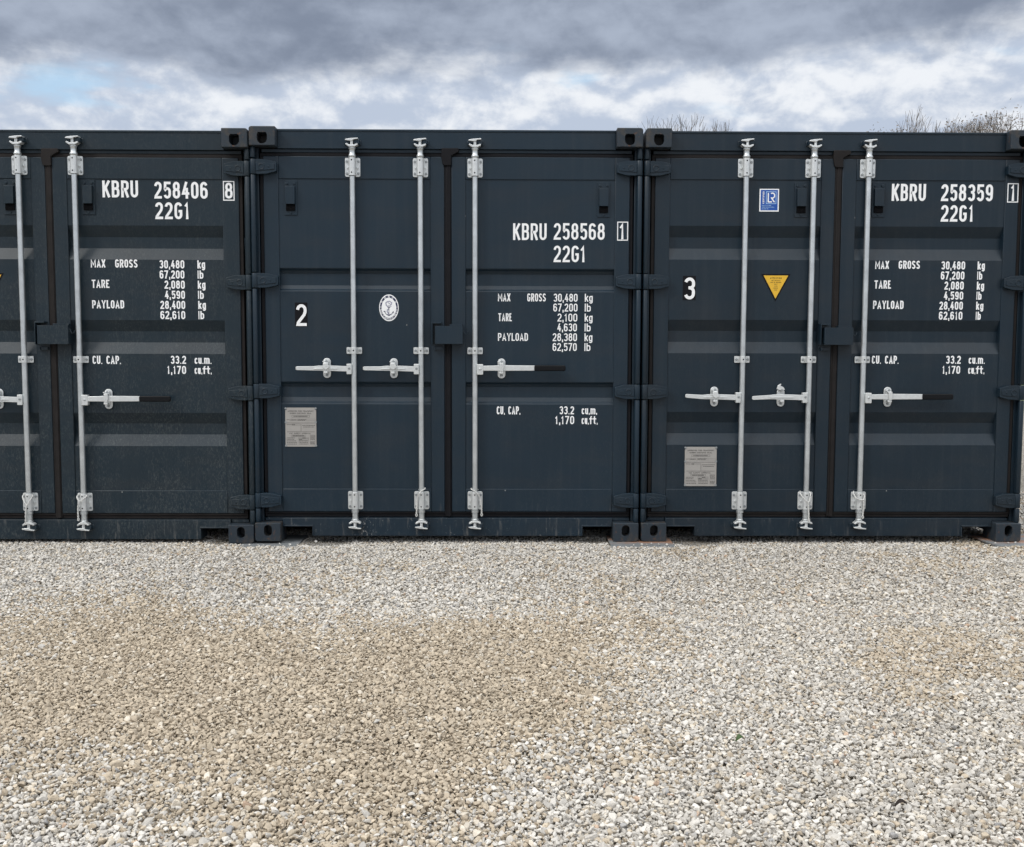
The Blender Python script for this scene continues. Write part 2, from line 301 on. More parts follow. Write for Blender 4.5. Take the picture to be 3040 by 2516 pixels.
def stroke(mb, pts, sw, closed, y, fwd, cap=False):
    P = [Vector((p[0], p[1])) for p in pts]
    P = [p for i, p in enumerate(P) if i == 0 or (p-P[i-1]).length > 1e-6]
    if closed and (P[0]-P[-1]).length < 1e-6: P.pop()
    if not closed and cap:                # square ends on straight strokes
        for i, j in ((0, 1), (-1, -2)):
            if (P[i]-P[j]).length > 1.3*sw: P[i] = P[i]+(P[i]-P[j]).normalized()*sw/2
    n = len(P); L, Rr = [], []
    for i in range(n):
        a = P[i-1] if (closed or i > 0) else None; c_ = P[(i+1) % n] if (closed or i < n-1) else None
        d0 = (P[i]-a).normalized() if a is not None else None; d1 = (c_-P[i]).normalized() if c_ is not None else None
        if d0 is None: d0 = d1
        if d1 is None: d1 = d0
        n0 = Vector((-d0.y, d0.x)); n1 = Vector((-d1.y, d1.x)); mm = (n0+n1)
        mm = n0 if mm.length < 1e-4 else mm.normalized()
        k = min(1/max(mm.dot(n0), .3), 1.6)*sw/2
        L.append(P[i]+mm*k); Rr.append(P[i]-mm*k)
    vs = [fwd(p.x, p.y, y) for p in L]+[fwd(p.x, p.y, y) for p in Rr]
    mb.add(vs, [(i, (i+1) % n, n+(i+1) % n, n+i) for i in range(n if closed else n-1)])
def text(mb, s, x0, x1, z0, z1, y, sw=None, gap=.24, fwd=None, swf=.15):
    h = z1-z0; sw = sw or h*swf
    fwd = fwd or (lambda a, b_, yy: (a, yy, b_))
    ws = [WID.get(ch, 1.) for ch in s]; tot = sum(ws)+gap*(len(s)-1)
    unit = (x1-x0)/tot; x = x0; q = 0
    for ch, wd in zip(s, ws):
        if ch != ' ':
            for kind, pts in GL[ch]:
                ww = wd*unit; isw = min(sw, ww*.95)
                inner = max(ww-isw, 0)
                mp = [(x+isw/2+inner*px, z0+isw/2+(h-isw)*pz) for px, pz in pts]
                stroke(mb, mp, isw, kind == 'c', y-.00012*(q % 5), fwd, True); q += 1
        x += (wd+gap)*unit
def frame_rect(mb, x0, x1, z0, z1, t_, y, fwd=None):
    stroke(mb, [(x0+t_/2, z0+t_/2), (x1-t_/2, z0+t_/2), (x1-t_/2, z1-t_/2), (x0+t_/2, z1-t_/2)], t_, True, y, fwd or (lambda a, b_, yy: (a, yy, b_)))
def dashes(mb, x0, x1, z, h, y, rr, fill=.8):
    x = x0
    while x < x1-.002:
        wd = min(rr.uniform(.003, .011), x1-x)
        mb.add([(x, y, z-h/2), (x+wd, y, z-h/2), (x+wd, y, z+h/2), (x, y, z+h/2)], [(0, 1, 2, 3)])
        x += wd+rr.uniform(.0012, .0025)

# ------------------------------------------------------------------ container pieces
YD = .065      # outer face of the door frames (the corner castings' front is y = 0)
def casting(parent, mat, sx_, top, back=False):
    hx0, hx1 = (1.057, 1.219); z0, z1 = (2.473, 2.591) if top else (0., .118)
    cxh, czh = 1.137, (2.523 if top else .070)
    if top: hole = [(.031, .020), (.024, .031), (-.024, .031), (-.031, .020)]+[(.032*math.cos(math.radians(a_)), -.006+.033*math.sin(math.radians(a_))) for a_ in range(180, 361, 15)]
    else: hole = [(.0255*math.cos(math.radians(a_)), .012+.024*math.sin(math.radians(a_))) for a_ in range(0, 181, 15)]+[(.0255*math.cos(math.radians(a_)), -.012+.024*math.sin(math.radians(a_))) for a_ in range(180, 361, 15)]
    hole = [(cxh+a_, czh+b_) for a_, b_ in hole]
    o = []
    for cx, cz, a_, r in ((hx1, z1, 0, .016 if top else .006), (hx0, z1, 90, .004), (hx0, z0, 180, .004), (hx1, z0, 270, .006 if top else .016)):
        ix, iz = cx+(-r if cx == hx1 else r), cz+(-r if cz == z1 else r)
        o += [(ix+r*math.cos(math.radians(a_+90*i/4)), iz+r*math.sin(math.radians(a_+90*i/4))) for i in range(5)]
    ctr = ((hx0+hx1)/2, (z0+z1)/2)
    inn = [(p[0]+(ctr[0]-p[0])*.05, p[1]+(ctr[1]-p[1])*.06) for p in o]
    bm = bmesh.new()
    def loop(pts, y): return [bm.verts.new((p[0], y, p[1])) for p in pts]
    a0 = loop(inn, 0); h0 = loop(hole, 0)
    es = [bm.edges.new((l[i], l[(i+1) % len(l)])) for l in (a0, h0) for i in range(len(l))]
    bmesh.ops.triangle_fill(bm, edges=es, use_beauty=True)
    b0 = loop(o, .005); c0 = loop(o, .178); h1 = loop(hole, .10)
    for A, B in ((a0, b0), (b0, c0), (h0, h1)):
        for i in range(len(A)): bm.faces.new((A[i], A[(i+1) % len(A)], B[(i+1) % len(B)], B[i]))
    bm.faces.new(c0); bm.faces.new(h1)
    for v_ in bm.verts:
        v_.co.x *= sx_
        if back: v_.co.y = 6.058-v_.co.y
    bmesh.ops.recalc_face_normals(bm, faces=bm.faces)
    me = bpy.data.meshes.new('corner_casting'); bm.to_mesh(me); bm.free(); me.materials.append(M[mat])
    ob = bpy.data.objects.new('corner_casting', me); COL.objects.link(ob); ob.parent = parent
    return ob

def hinge(parent, mat, s, z, hl, xt):
    mb = MB()
    mb.prism([(s*1.195, z+.043), (s*1.17, z+.046), (s*1.12, z+.044), (s*(xt+.006), z+.030), (s*xt, z+.026), (s*xt, z-.026), (s*(xt+.006), z-.030), (s*1.12, z-.044), (s*1.17, z-.046), (s*1.195, z-.043)], .030, .066)
    mb.prism([(s*1.185, z+.028), (s*(xt+.012), z+.017), (s*(xt+.012), z-.017), (s*1.185, z-.028)], .026, .0305)
    mb.lathe(s*1.203, .040, [(.019, z-.046), (.0205, z-.043), (.0205, z+.043), (.019, z+.046)], 18)
    mb.tube([(s*1.150+.017*math.cos(a_), .0255, z+.017*math.sin(a_)) for a_ in [math.radians(22.5*i) for i in range(17)]], .0032, 6)
    mb.disc(s*1.105, z, .006, .0235, .027)
    return mb.build('hinge', mat, parent, bevel=.003)

def rod_set(root, x, P, side, grip, hook_open=False, tilt=0.0):
    """one lock rod with its cams, brackets, guide, handle and catch; side = -1 handle points left, +1 right"""
    zt = P['zb']; zg = P['zg']; zh = P['zh']
    YR = .040
    mb = MB(); mb.lathe(x, YR, [(.0165, .196), (.0168, .21), (.0168, zt-.12), (.0165, zt-.115)], 24)
    mb.lathe(x, YR, [(.0195, zt), (.0235, zt+.006), (.0235, zt+.012), (.0185, zt+.021), (.0182, zt+.048), (.0215, zt+.053), (.0215, zt+.058), (.0185, zt+.064), (.0185, zt+.068)], 24)
    mb.lathe(x, YR, [(.0175, .120), (.0185, .124), (.0225, .130), (.0225, .137), (.0188, .141), (.0185, .178), (.0228, .181), (.0228, .197)], 24)
    rod = mb.build('lock_rod', 'galv', root)
    def cam_piece(zc, flip):
        mb = MB(); f = -1 if flip else 1
        g = lambda pts: [(x+a_*1.08, zc+f*b_) for a_, b_ in pts]
        mb.prism(g([(-.036, .010), (-.030, .016), (-.014, .008), (.014, .007), (.030, .014), (.035, .012), (.034, .004), (.016, -.006), (-.016, -.006), (-.030, .004)]), .014, .056)
        mb.prism(g([(-.008, .004), (.008, .004), (.008, .042), (-.008, .042)]), .020, .052)
        mb.prism(g([(-.038, .033), (-.034, .040), (-.006, .045), (.036, .048), (.037, .041), (.014, .038), (.004, .030), (-.012, .030)]), .012, .056)
        mb.prism(g([(-.004, .006), (-.0005, .006), (-.0005, .034), (-.004, .034)]), .0165, .022)
        mb.build('locking_cam', 'galv2', rod, bevel=.0025)
    cam_piece(zt+.068, False); cam_piece(.124, True)
    def bracket(z0, z1):
        mb = MB(); mb.prism(rrect(x-.0475, x+.0475, z0, z1, .010), .0585, YD)
        h = [(x-.029, .058), (x-.024, .045)]
        # half-round cover over the rod
        n = 14; arc_ = [(.0225*math.cos(math.pi+math.pi*i/n), .0225*math.sin(math.pi+math.pi*i/n)) for i in range(n+1)]
        pts = [(x-.0225, .060)]+[(x+a_, YR+b_) for a_, b_ in arc_]+[(x+.0225, .060)]
        k = len(pts); mb.add([(a_, b_, z0+.004) for a_, b_ in pts]+[(a_, b_, z1-.002) for a_, b_ in pts], [(i, i+1, k+i+1, k+i) for i in range(k-1)]+[tuple(range(k-1, -1, -1)), tuple(range(k, 2*k))])
        mb.m = 1
        for sx_ in (-1, 1):
            for zz in (z0+.020, z1-.022): mb.disc(x+sx_*.0355, zz, .0078, .053, .059)
        mb.m = 0
        for sx_ in (-1, 1): mb.box(x+sx_*.030-.004, x+sx_*.030+.004, .048, .0588, (z0+z1)/2-.008, (z0+z1)/2+.003)
        mb.m = 2
        for zz in (z0+.022, z1-.018): mb.disc(x-.001, zz, .0048, YR-.0232, YR-.015, 10)
        mb.build('rod_bracket', ['galv2', 'bolt', 'dark'], rod, bevel=.0012)
    bracket(zt-.116, zt); bracket(.198, .314)
    mb = MB()   # guide strap half-way up
    for sx_ in (-1, 1): mb.prism(rrect(min(x+sx_*.022, x+sx_*.0485), max(x+sx_*.022, x+sx_*.0485), zg-.021, zg+.021, .006), .059, YD)
    n = 10; arc_ = [(.0205*math.cos(math.pi+math.pi*i/n), .0205*math.sin(math.pi+math.pi*i/n)) for i in range(n+1)]
    pts = [(x-.0265, .0605)]+[(x+a_, YR+b_) for a_, b_ in arc_]+[(x+.0265, .0605)]; k = len(pts)
    mb.add([(a_, b_, zg-.021) for a_, b_ in pts]+[(a_, b_, zg+.021) for a_, b_ in pts], [(i, i+1, k+i+1, k+i) for i in range(k-1)]+[tuple(range(k-1, -1, -1)), tuple(range(k, 2*k))])
    mb.m = 1
    for sx_ in (-1, 1): mb.disc(x+sx_*.036, zg, .0078, .0535, .0595)
    mb.m = 2; mb.disc(x, zg, .0048, YR-.0216, YR-.014, 10)
    mb.build('rod_guide', ['galv2', 'bolt', 'dark'], rod, bevel=.0012)
    s = side; X = lambda a_: x+s*a_
    mb = MB()   # hub welded to the rod
    xa, xb = sorted((X(.012), X(.052 if grip else .044)))
    zc = zh-.004 if grip else zh-.003
    mb.prism(rrect(xa, xb, zc-.034, zc+.032, .005), .016, .050)
    mb.m = 1; mb.disc(X(.032 if grip else .027), zc+(.002 if grip else .004), .0075, .0115, .0165)
    mb.build('handle_hub', ['galv2', 'galv' if grip else 'bolt'], rod, bevel=.003)
    mb = MB()
    if grip:
        up = [(.045, zh+.018), (.12, zh+.020), (.16, zh+.023), (.22, zh+.022), (.376, zh+.021)]; dn = [(.376, zh-.012), (.22, zh-.013), (.16, zh-.014), (.12, zh-.013), (.045, zh-.013)]
        mb.prism([(X(a_), b_) for a_, b_ in up+dn], .018, .026)
        hd = mb.build('handle', 'galv2', rod, bevel=.002)
        g = MB(); g.prism(rrect(*sorted((X(.374), X(.572))), zh-.0135, zh+.0225, .010), .012, .032); g.build('handle_grip', 'grip', rod, bevel=.006, seg=3)
    else:
        tl = tilt
        up = [(.040, zh+.014), (.13, zh+.017), (.22, zh+.017), (.255, zh+.013), (.355, zh+.012+tl), (.364, zh+.008+tl)]; dn = [(.364, zh-.008+tl), (.355, zh-.012+tl), (.255, zh-.014), (.20, zh-.015), (.13, zh-.017), (.040, zh-.020)]
        mb.prism([(X(a_), b_) for a_, b_ in up+dn], .020, .028)
        mb.prism([(X(a_), b_) for a_, b_ in [(.10, zh+.001), (.25, zh+.001), (.25, zh-.004), (.10, zh-.002)]], .014, .021)
        mb.build('handle', 'galv2', rod, bevel=.0022)
    mb = MB()   # catch plate with its hook and ledge
    cx = X(.173) if not grip else X(.168); z0, z1 = zh-.062, zh+.064
    mb.prism(rrect(cx-.0245, cx+.0245, z0, z1 if not hook_open else z1-.012, .0235, 6), .056, YD)
    mb.box(cx-.014, cx+.010, .010, .057, zh-.032, zh-.020)
    mb.m = 1; mb.disc(cx, z0+.020, .0085, .050, .0565); mb.disc(cx, z1-.020, .0085, .034, .0565); mb.m = 0
    if hook_open:
        mb.prism([(cx+.022, z1-.018), (cx+.012, z1-.002), (cx-.008, z1+.008), (cx-.002, z1+.018), (cx-.006, z1+.021), (cx-.024, z1+.010), (cx-.028, z1-.004), (cx-.032, z1-.014), (cx-.022, z1-.016), (cx-.014, z1-.022)], .036, .050)
    else:
        mb.box(cx-.016, cx+.013, .036, .052, zh+.012, z1-.012)
        mb.prism([(cx-.016, zh+.034), (cx+.013, zh+.034), (cx+.015, zh+.022), (cx+.022, zh+.014), (cx+.019, zh+.003), (cx+.001, zh-.010), (cx-.018, zh+.003), (cx-.023, zh+.014), (cx-.018, zh+.022)] if not grip else
                 [(cx-.012, zh+.036), (cx+.012, zh+.036), (cx+.014, zh+.010), (cx+.010, zh-.018), (cx-.010, zh-.018), (cx-.010, zh+.010)], .008, .016)
        mb.box(cx-.014, cx+.011, .012, .040, zh+.028, zh+.037)
        mb.box(cx-.025, cx-.014, .030, .042, zh+.040, zh+.046)
    mb.build('handle_catch', ['galv2', 'bolt'], rod, bevel=.002)
    return rod

def vent(parent, mat, x, z):
    mb = MB()
    mb.prism(rrect(x-.041, x+.041, z-.108, z+.108, .006), YD, .0695)
    mb.box(x-.029, x+.029, .044, .0652, z-.042, z+.066)
    mb.m = 1; mb.box(x-.028, x+.028, .056, .0652, z-.082, z-.0425)
    for i in range(9): mb.box(x-.027+.0065*i, x-.0245+.0065*i, .0545, .057, z-.081, z-.044)
    mb.m = 0
    for sx_ in (-1, 1): mb.disc(x+sx_*.023, z+.087, .008, .059, .0655)
    mb.disc(x, z-.095, .006, .060, .0655)
    mb.m = 0; mb.box(x-.032, x+.032, .060, .0652, z+.066, z+.0725)
    return mb.build('vent', [mat, 'dark'], parent, bevel=.002)

def door(root, mat, rub, s, xs, x0, x1, xi0, xi1, prof, P):
    """s side (-1 left, +1 right); frame from x0 to x1, panel between xi0 and xi1"""
    mb = MB(); zt, zb = 2.420, .182
    mb.box(x0, xi0, YD, .115, zb, zt); mb.box(xi1, x1, YD, .115, zb, zt)
    mb.box(xi0+.0005, xi1-.0005, YD, .115, P['zp1'], zt); mb.box(xi0+.0005, xi1-.0005, YD, .115, zb, P['zp0'])
    pr = [(P['zp1']+.004, .0705)]+prof+[(P['zp0']-.004, .0705)]
    k = len(pr); a_, b_ = xi0-.003, xi1+.003
    mb.add([(a_, y, z) for z, y in pr]+[(b_, y, z) for z, y in pr]+[(a_, .118, z) for z, y in pr]+[(b_, .118, z) for z, y in pr],
           [(i, i+1, k+i+1, k+i) for i in range(k-1)]+[(2*k+i, 3*k+i, 3*k+i+1, 2*k+i+1) for i in range(k-1)])
    dr = mb.build('door', mat, root, bevel=.0035, smooth=20)
    # rubber seal round the leaf
    mb = MB(); a_, b_ = (x0, x1)
    oa, ob = (a_-.022, b_+.002) if s < 0 else (a_-.002, b_+.022)
    mb.box(oa, ob, .074, .100, zt, zt+.020); mb.box(oa, ob, .078, .100, zb-.035, zb)
    mb.box(oa+.0, ob-.0, .070, .079, zb-.014, zb-.0005)
    if s < 0: mb.box(oa, a_, .072, .100, zb, zt)
    else: mb.box(b_, ob, .072, .100, zb, zt)
    mb.box(oa+.004, ob-.004, .080, .1, zt+.0205, zt+.026)
    mb.build('door_gasket', rub, dr, bevel=.004)
    return dr

def container(loc, P):
    mat, rub = P['mat'], P['rub']
    root = empty('shipping_container', loc)
    for s in (-1, 1):
        for top in (0, 1):
            casting(root, 'worn', s, top); casting(root, 'worn', s, top, True)
        mb = MB()   # corner post with its hinge lugs
        a_, b_ = sorted((s*1.176, s*1.2175)); mb.box(a_, b_, .074, .178, .118, 2.473)
        for za, zb in ((.118, .208), (.306, .903), (1.004, 1.597), (1.699, 2.302), (2.404, 2.473)):
            mb.lathe(s*1.205, .040, [(.0145, za), (.0165, za+.004), (.0165, zb-.004), (.0145, zb)], 16)
            a_, b_ = sorted((s*1.196, s*1.2165)); mb.box(a_, b_, .042, .0745, za+.002, zb-.002)
        mb.build('corner_post', mat, root, bevel=.003)
        # side: corrugated sheet between rails
        mb = MB(); pts = []; y = .179
        while y < 5.86:
            pts += [(1.214, y), (1.214, y+.07), (1.180, y+.14), (1.180, y+.208)]; y += .278
        k = len(pts); mb.add([(s*a_, b_, .162) for a_, b_ in pts]+[(s*a_, b_, 2.535) for a_, b_ in pts], [(i, i+1, k+i+1, k+i) for i in range(k-1)])
        a_, b_ = sorted((s*1.160, s*1.2165)); mb.box(a_, b_, .179, 5.88, 2.53, 2.588); mb.box(a_, b_, .179, 5.88, .012, .165)
        mb.build('side_wall', mat, root)
    zs = P['sill']
    mb = MB(); mb.box(-1.056, 1.056, .064, .17, 2.467, 2.584); mb.box(-1.16, 1.16, .080, .17, 2.446, 2.4665); mb.box(-1.056, 1.056, .060, .0645, 2.572, 2.586)
    hdr = mb.build('door_header', mat, root, bevel=.004)
    mb = MB(); e_ = 1.056
    q = [(-e_, .141), (e_, .141), (e_, .085), (.872, .085), (.867, .080), (.867, zs), (-.867, zs), (-.867, .080), (-.872, .085), (-e_, .085)]
    mb.prism(q, .064, .20)
    for s in (-1, 1):
        a_, b_ = sorted((s*.860, s*1.0555)); mb.box(a_, b_, .057, .0645, .0855, .096)
        a_, b_ = sorted((s*.857, s*.8665)); mb.box(a_, b_, .0585, .0645, zs+.001, .085)
        a_, b_ = sorted((s*1.057, s*1.17)); mb.box(a_, b_, .085, .17, .119, .140)
    mb.box(-1.16, 1.16, .082, .17, .1415, .147)
    sill = mb.build('door_sill', mat, root, bevel=.004)
    for pz, par in ((P['zb']+.095, hdr), (.096, sill)):      # cam keepers
        for x in P['rods']:
            mb = MB()
            mb.box(x-.043, x-.013, .022, .066, pz-.014, pz+.012); mb.box(x+.013, x+.047, .022, .066, pz-.016, pz+.013)
            mb.box(x-.050, x+.054, .058, .0665, pz-.018, pz+.015)
            mb.build('cam_keeper', mat, par, bevel=.005)
    mb = MB(); mb.box(-1.16, 1.16, .17, 5.88, 2.54, 2.572)
    y = .3
    while y < 5.7: mb.box(-1.05, 1.05, y, y+.09, 2.5725, 2.586); y += .209
    mb.build('roof', mat, root)
    mb = MB(); mb.box(-1.18, 1.18, .20, 5.86, .150, .170)
    y = .4
    while y < 5.7: mb.box(-1.16, 1.16, y, y+.05, .03, .1495); y += .3
    mb.build('floor', 'cellar', root)
    mb = MB(); mb.box(-1.17, 1.17, 5.98, 6.03, .02, 2.57)
    mb.build('end_wall', mat, root)
    # door leaves
    xs = P['seam']
    dl = door(root, mat, rub, -1, xs, P['xl'], xs-.023, P['pl0'], P['pl1'], P['prof'], P)
    dr_ = door(root, mat, rub, 1, xs, xs+.023, P['xr'], P['pr0'], P['pr1'], P['prof'], P)
    mb = MB()   # overlapping seal in the middle
    mb.prism([(xs-.0225, .150), (xs+.0225, .150), (xs+.0225, 2.40), (xs-.0225, 2.40)], .068, .084)
    mb.prism([(xs-.010, .15), (xs+.016, .15), (xs+.016, 2.40), (xs-.010, 2.40)], .062, .069)
    mb.prism([(xs-.0225, 2.365), (xs+.0225, 2.365), (xs+.0235, 2.425), (xs+.072, 2.452), (xs+.066, 2.472), (xs-.036, 2.472), (xs-.040, 2.42), (xs-.032, 2.375)], .054, .080)
    mb.build('centre_gasket', rub, dl, bevel=.005)
    for zz in P['hz']:
        hinge(dl, mat, -1, zz, .09, 1.057); hinge(dr_, mat, 1, zz, .09, P['xht'])
    for side, x, z in P['vents']: vent(dl if side < 0 else dr_, mat, x, z)
    # lock box over the seam
    bx0, bx1 = P['box']; mb = MB(); z0, z1 = P['boxz']
    mb.box(bx0, bx1, .0, .004, z0, z1-.004); mb.box(bx0+.001, bx1-.001, .004, .062, z1-.008, z1-.0045); mb.box(bx1-.004, bx1-.0005, .0045, .064, z0, z1-.0085)
    mb.box(bx0+.0, bx0+.004, .0045, .035, z0+.002, z1-.0085)
    mb.box(bx0+.09, bx1-.003, .020, .064, z1-.0038, z1+.008)
    mb.box(bx0-.022, bx0-.017, .012, .066, z0-.002, z1+.020); mb.box(bx0-.0165, bx0+.038, .012, .066, z1+.012, z1+.021)
    mb.box(bx0-.010, bx0+.045, .045, .066, z0-.036, z0-.018); mb.box(bx0-.010, bx0-.002, .038, .0445, z0-.038, z0-.014)
    mb.tube([(bx1-.002, .03, z1-.022), (bx1+.006, .028, z1-.045), (bx1+.016, .026, z1-.056), (bx1+.026, .026, z1-.050), (bx1+.031, .026, z1-.034)], .0032, 8)
    mb.build('lock_box', mat, root, bevel=.002)
    for i, x in enumerate(P['rods']):
        rod_set(root, x, P, 1 if i == 2 else -1, i == 2, P.get('open') == i, P.get('tilts', (0, 0, 0))[i])
    return root, dl, dr_

# text rows: (string, x0, x1, z0, z1)
def lettering(parent, name, rows, y, swf, boxes=()):
    for r in rows:                      # every stencilled string is a piece of its own
        if len(r) < 6:
            mb = MB(); text(mb, r[0], r[1], r[2], r[3], r[4], y, swf=swf); mb.build(name, 'white', parent, smooth=0)
    if boxes:
        mb = MB(); r = [q_ for q_ in rows if len(q_) > 5][0]; text(mb, r[0], r[1], r[2], r[3], r[4], r[5], swf=swf)
        for b_ in boxes: frame_rect(mb, *b_)
        mb.build('check_digit', 'white', parent, smooth=0)
YP = .0700

def decal_number(parent, n, x0, x1, z0, z1):
    mb = MB(); mb.box(x0, x1, YP-.0012, YP, z0, z1); mb.m = 1
    w_ = x1-x0
    text(mb, n, x0+w_*.10, x1-w_*.06, z0+.004, z1-.010, YP-.0016, sw=w_*.235)
    return mb.build('number_decal', ['black', 'white'], parent, smooth=0)
def rating_plate(parent, x0, x1, z0, z1, sd):
    rr = random.Random(sd); mb = MB(); W_, H = x1-x0, z1-z0; y = YP-.0035; mb.prism([(x0+.008, z0), (x1-.008, z0), (x1-.006, z0+.010), (x1, z0+.012), (x1, z1-.016), (x1-.008, z1-.014), (x1-.010, z1), (x0+.010, z1), (x0+.008, z1-.014), (x0, z1-.016), (x0, z0+.012), (x0+.006, z0+.010)], y, YP)
    X = lambda u: x0+u*W_; Z = lambda v_: z1-v_*H; yi = y-.0004
    mb.m = 1
    text(mb, 'APPROVED FOR TRANSPORT', X(.08), X(.92), Z(.107), Z(.072), yi, swf=.22); text(mb, 'UNDER CUSTOMS SEAL', X(.15), X(.85), Z(.163), Z(.128), yi, swf=.22)
    frame_rect(mb, X(.21), X(.79), Z(.25), Z(.195), .0014, yi); dashes(mb, X(.27), X(.73), Z(.222), .006, yi, rr)
    dashes(mb, X(.04), X(.13), Z(.31), .0035, yi, rr); frame_rect(mb, X(.14), X(.97), Z(.335), Z(.29), .0010, yi); dashes(mb, X(.17), X(.36), Z(.313), .004, yi-.0002, rr); dashes(mb, X(.40), X(.68), Z(.300), .0035, yi-.0002, rr); dashes(mb, X(.40), X(.66), Z(.325), .0035, yi-.0002, rr)
    for v_ in (.385, .40, .61, .625): stroke(mb, [(X(.05), Z(v_)), (X(.95), Z(v_))], .0011, False, yi, lambda a_, b_, yy: (a_, yy, b_))
    stroke(mb, [(X(.50), Z(.42)), (X(.50), Z(.60))], .0013, False, yi, lambda a_, b_, yy: (a_, yy, b_)); stroke(mb, [(X(.525), Z(.42)), (X(.525), Z(.60))], .0008, False, yi, lambda a_, b_, yy: (a_, yy, b_))
    dashes(mb, X(.04), X(.20), Z(.435), .0035, yi, rr); frame_rect(mb, X(.21), X(.48), Z(.455), Z(.418), .0010, yi); dashes(mb, X(.22), X(.31), Z(.436), .0045, yi-.0002, rr); dashes(mb, X(.55), X(.96), Z(.455), .004, yi, rr); dashes(mb, X(.58), X(.93), Z(.495), .004, yi, rr)
    text(mb, 'CSC SAFETY APPROVAL', X(.13), X(.82), Z(.677), Z(.645), yi, swf=.22)
    frame_rect(mb, X(.18), X(.66), Z(.745), Z(.698), .0012, yi); dashes(mb, X(.23), X(.61), Z(.721), .006, yi, rr)
    for i, v_ in enumerate((.775, .812, .853, .893, .933)):
        dashes(mb, X(.035), X((.30, .28, .34, .37, .37)[i]), Z(v_), .0042, yi, rr)
        if i > 1: dashes(mb, X(.43), X(.74), Z(v_), .0042, yi, rr)
    frame_rect(mb, X(.42), X(.75), Z(.795), Z(.760), .0010, yi); dashes(mb, X(.55), X(.65), Z(.777), .005, yi-.0002, rr); frame_rect(mb, X(.42), X(.75), Z(.832), Z(.798), .0010, yi-.0001); dashes(mb, X(.44), X(.54), Z(.815), .005, yi-.0002, rr)
    frame_rect(mb, X(.80), X(.96), Z(.955), Z(.70), .0009, yi)
    for v_ in (.725, .755, .785, .815, .875, .90, .925): dashes(mb, X(.81), X(.95), Z(v_), .0038, yi-.0002, rr)
    mb.m = 2
    for u in (.015, .985):
        for v_ in (.018, .372, .975): mb.disc(X(u), Z(v_), .0068, y-.003, YP, 10)
    return mb.build('rating_plate', ['plate', 'etch', 'bolt'], parent, smooth=0)
def warning_triangle(parent, xc, zt):
    mb = MB(); W_, H = .186, .173; x0 = xc-W_/2
    tri = lambda k, y: [(xc-W_/2*k, zt-H/3*(1-k)), (xc+W_/2*k, zt-H/3*(1-k)), (xc, zt-H/3*(1-k)-H*k)]
    mb.prism(tri(1, 0), YP-.0010, YP); mb.m = 1; mb.prism(tri(.84, 0), YP-.0016, YP-.0010); mb.m = 2
    y = YP-.0020
    for s_, hw, zc, h in (('ATTENTION', .037, .0255, .010), ('THIS CONTAINER', .028, .0405, .0062), ('MUST BE REPAIRED', .034, .0525, .0062), ('ONLY', .0095, .0645, .0062), ('WITH', .0095, .0765, .0062), ('CORTEN', .0145, .0885, .0062), ('STEEL', .0105, .1005, .0062)):
        text(mb, s_, xc-hw, xc+hw, zt-zc-h/2, zt-zc+h/2, y, swf=.24, gap=.55)
    return mb.build('warning_sticker', ['black', 'yellow', 'ink'], parent, smooth=0)
def blue_sticker(parent, x0, x1, z0, z1):
    mb = MB(); y = YP-.001; mb.box(x0, x1, y, YP, z0, z1); mb.m = 1; mb.box(x0+.0075, x1-.0075, y-.0005, y, z0+.0075, z1-.0065)
    W_, H = x1-x0, z1-z0; X = lambda u: x0+u*W_; Z = lambda v_: z1-v_*H; yi = y-.0009; fl = lambda a_, b_, yy: (a_, yy, b_)
    mb.m = 2; frame_rect(mb, X(.335), X(.865), Z(.665), Z(.115), .0036, yi)
    mb.m = 0
    stroke(mb, [(X(.45), Z(.18)), (X(.45), Z(.575)), (X(.645), Z(.575))], .0075, False, yi-.0002, fl)
    stroke(mb, [(X(.58), Z(.20)), (X(.64), Z(.20))]+[(X(.66)+.014*math.cos(math.radians(a_)), Z(.298)+.0155*math.sin(math.radians(a_))) for a_ in range(90, -91, -18)]+[(X(.58), Z(.395))], .0072, False, yi-.0003, fl)
    stroke(mb, [(X(.62), Z(.41)), (X(.77), Z(.59))], .0075, False, yi-.0004, fl)
    text(mb, 'CERTIFIED', Z(.655), Z(.115), 0, .0105, yi-.0002, swf=.22, fwd=lambda a_, b_, yy: (X(.245)-b_, yy, a_))
    mb.m = 2
    for s_, u1, v_ in (('CONTAINER', .60, .735), ('CERTIFICATION', .755, .81), ('SCHEME', .46, .885)): text(mb, s_, X(.13), X(u1), Z(v_+.022), Z(v_-.022), yi, swf=.22)
    return mb.build('certificate_sticker', ['white', 'blue', 'pale'], parent, smooth=0)
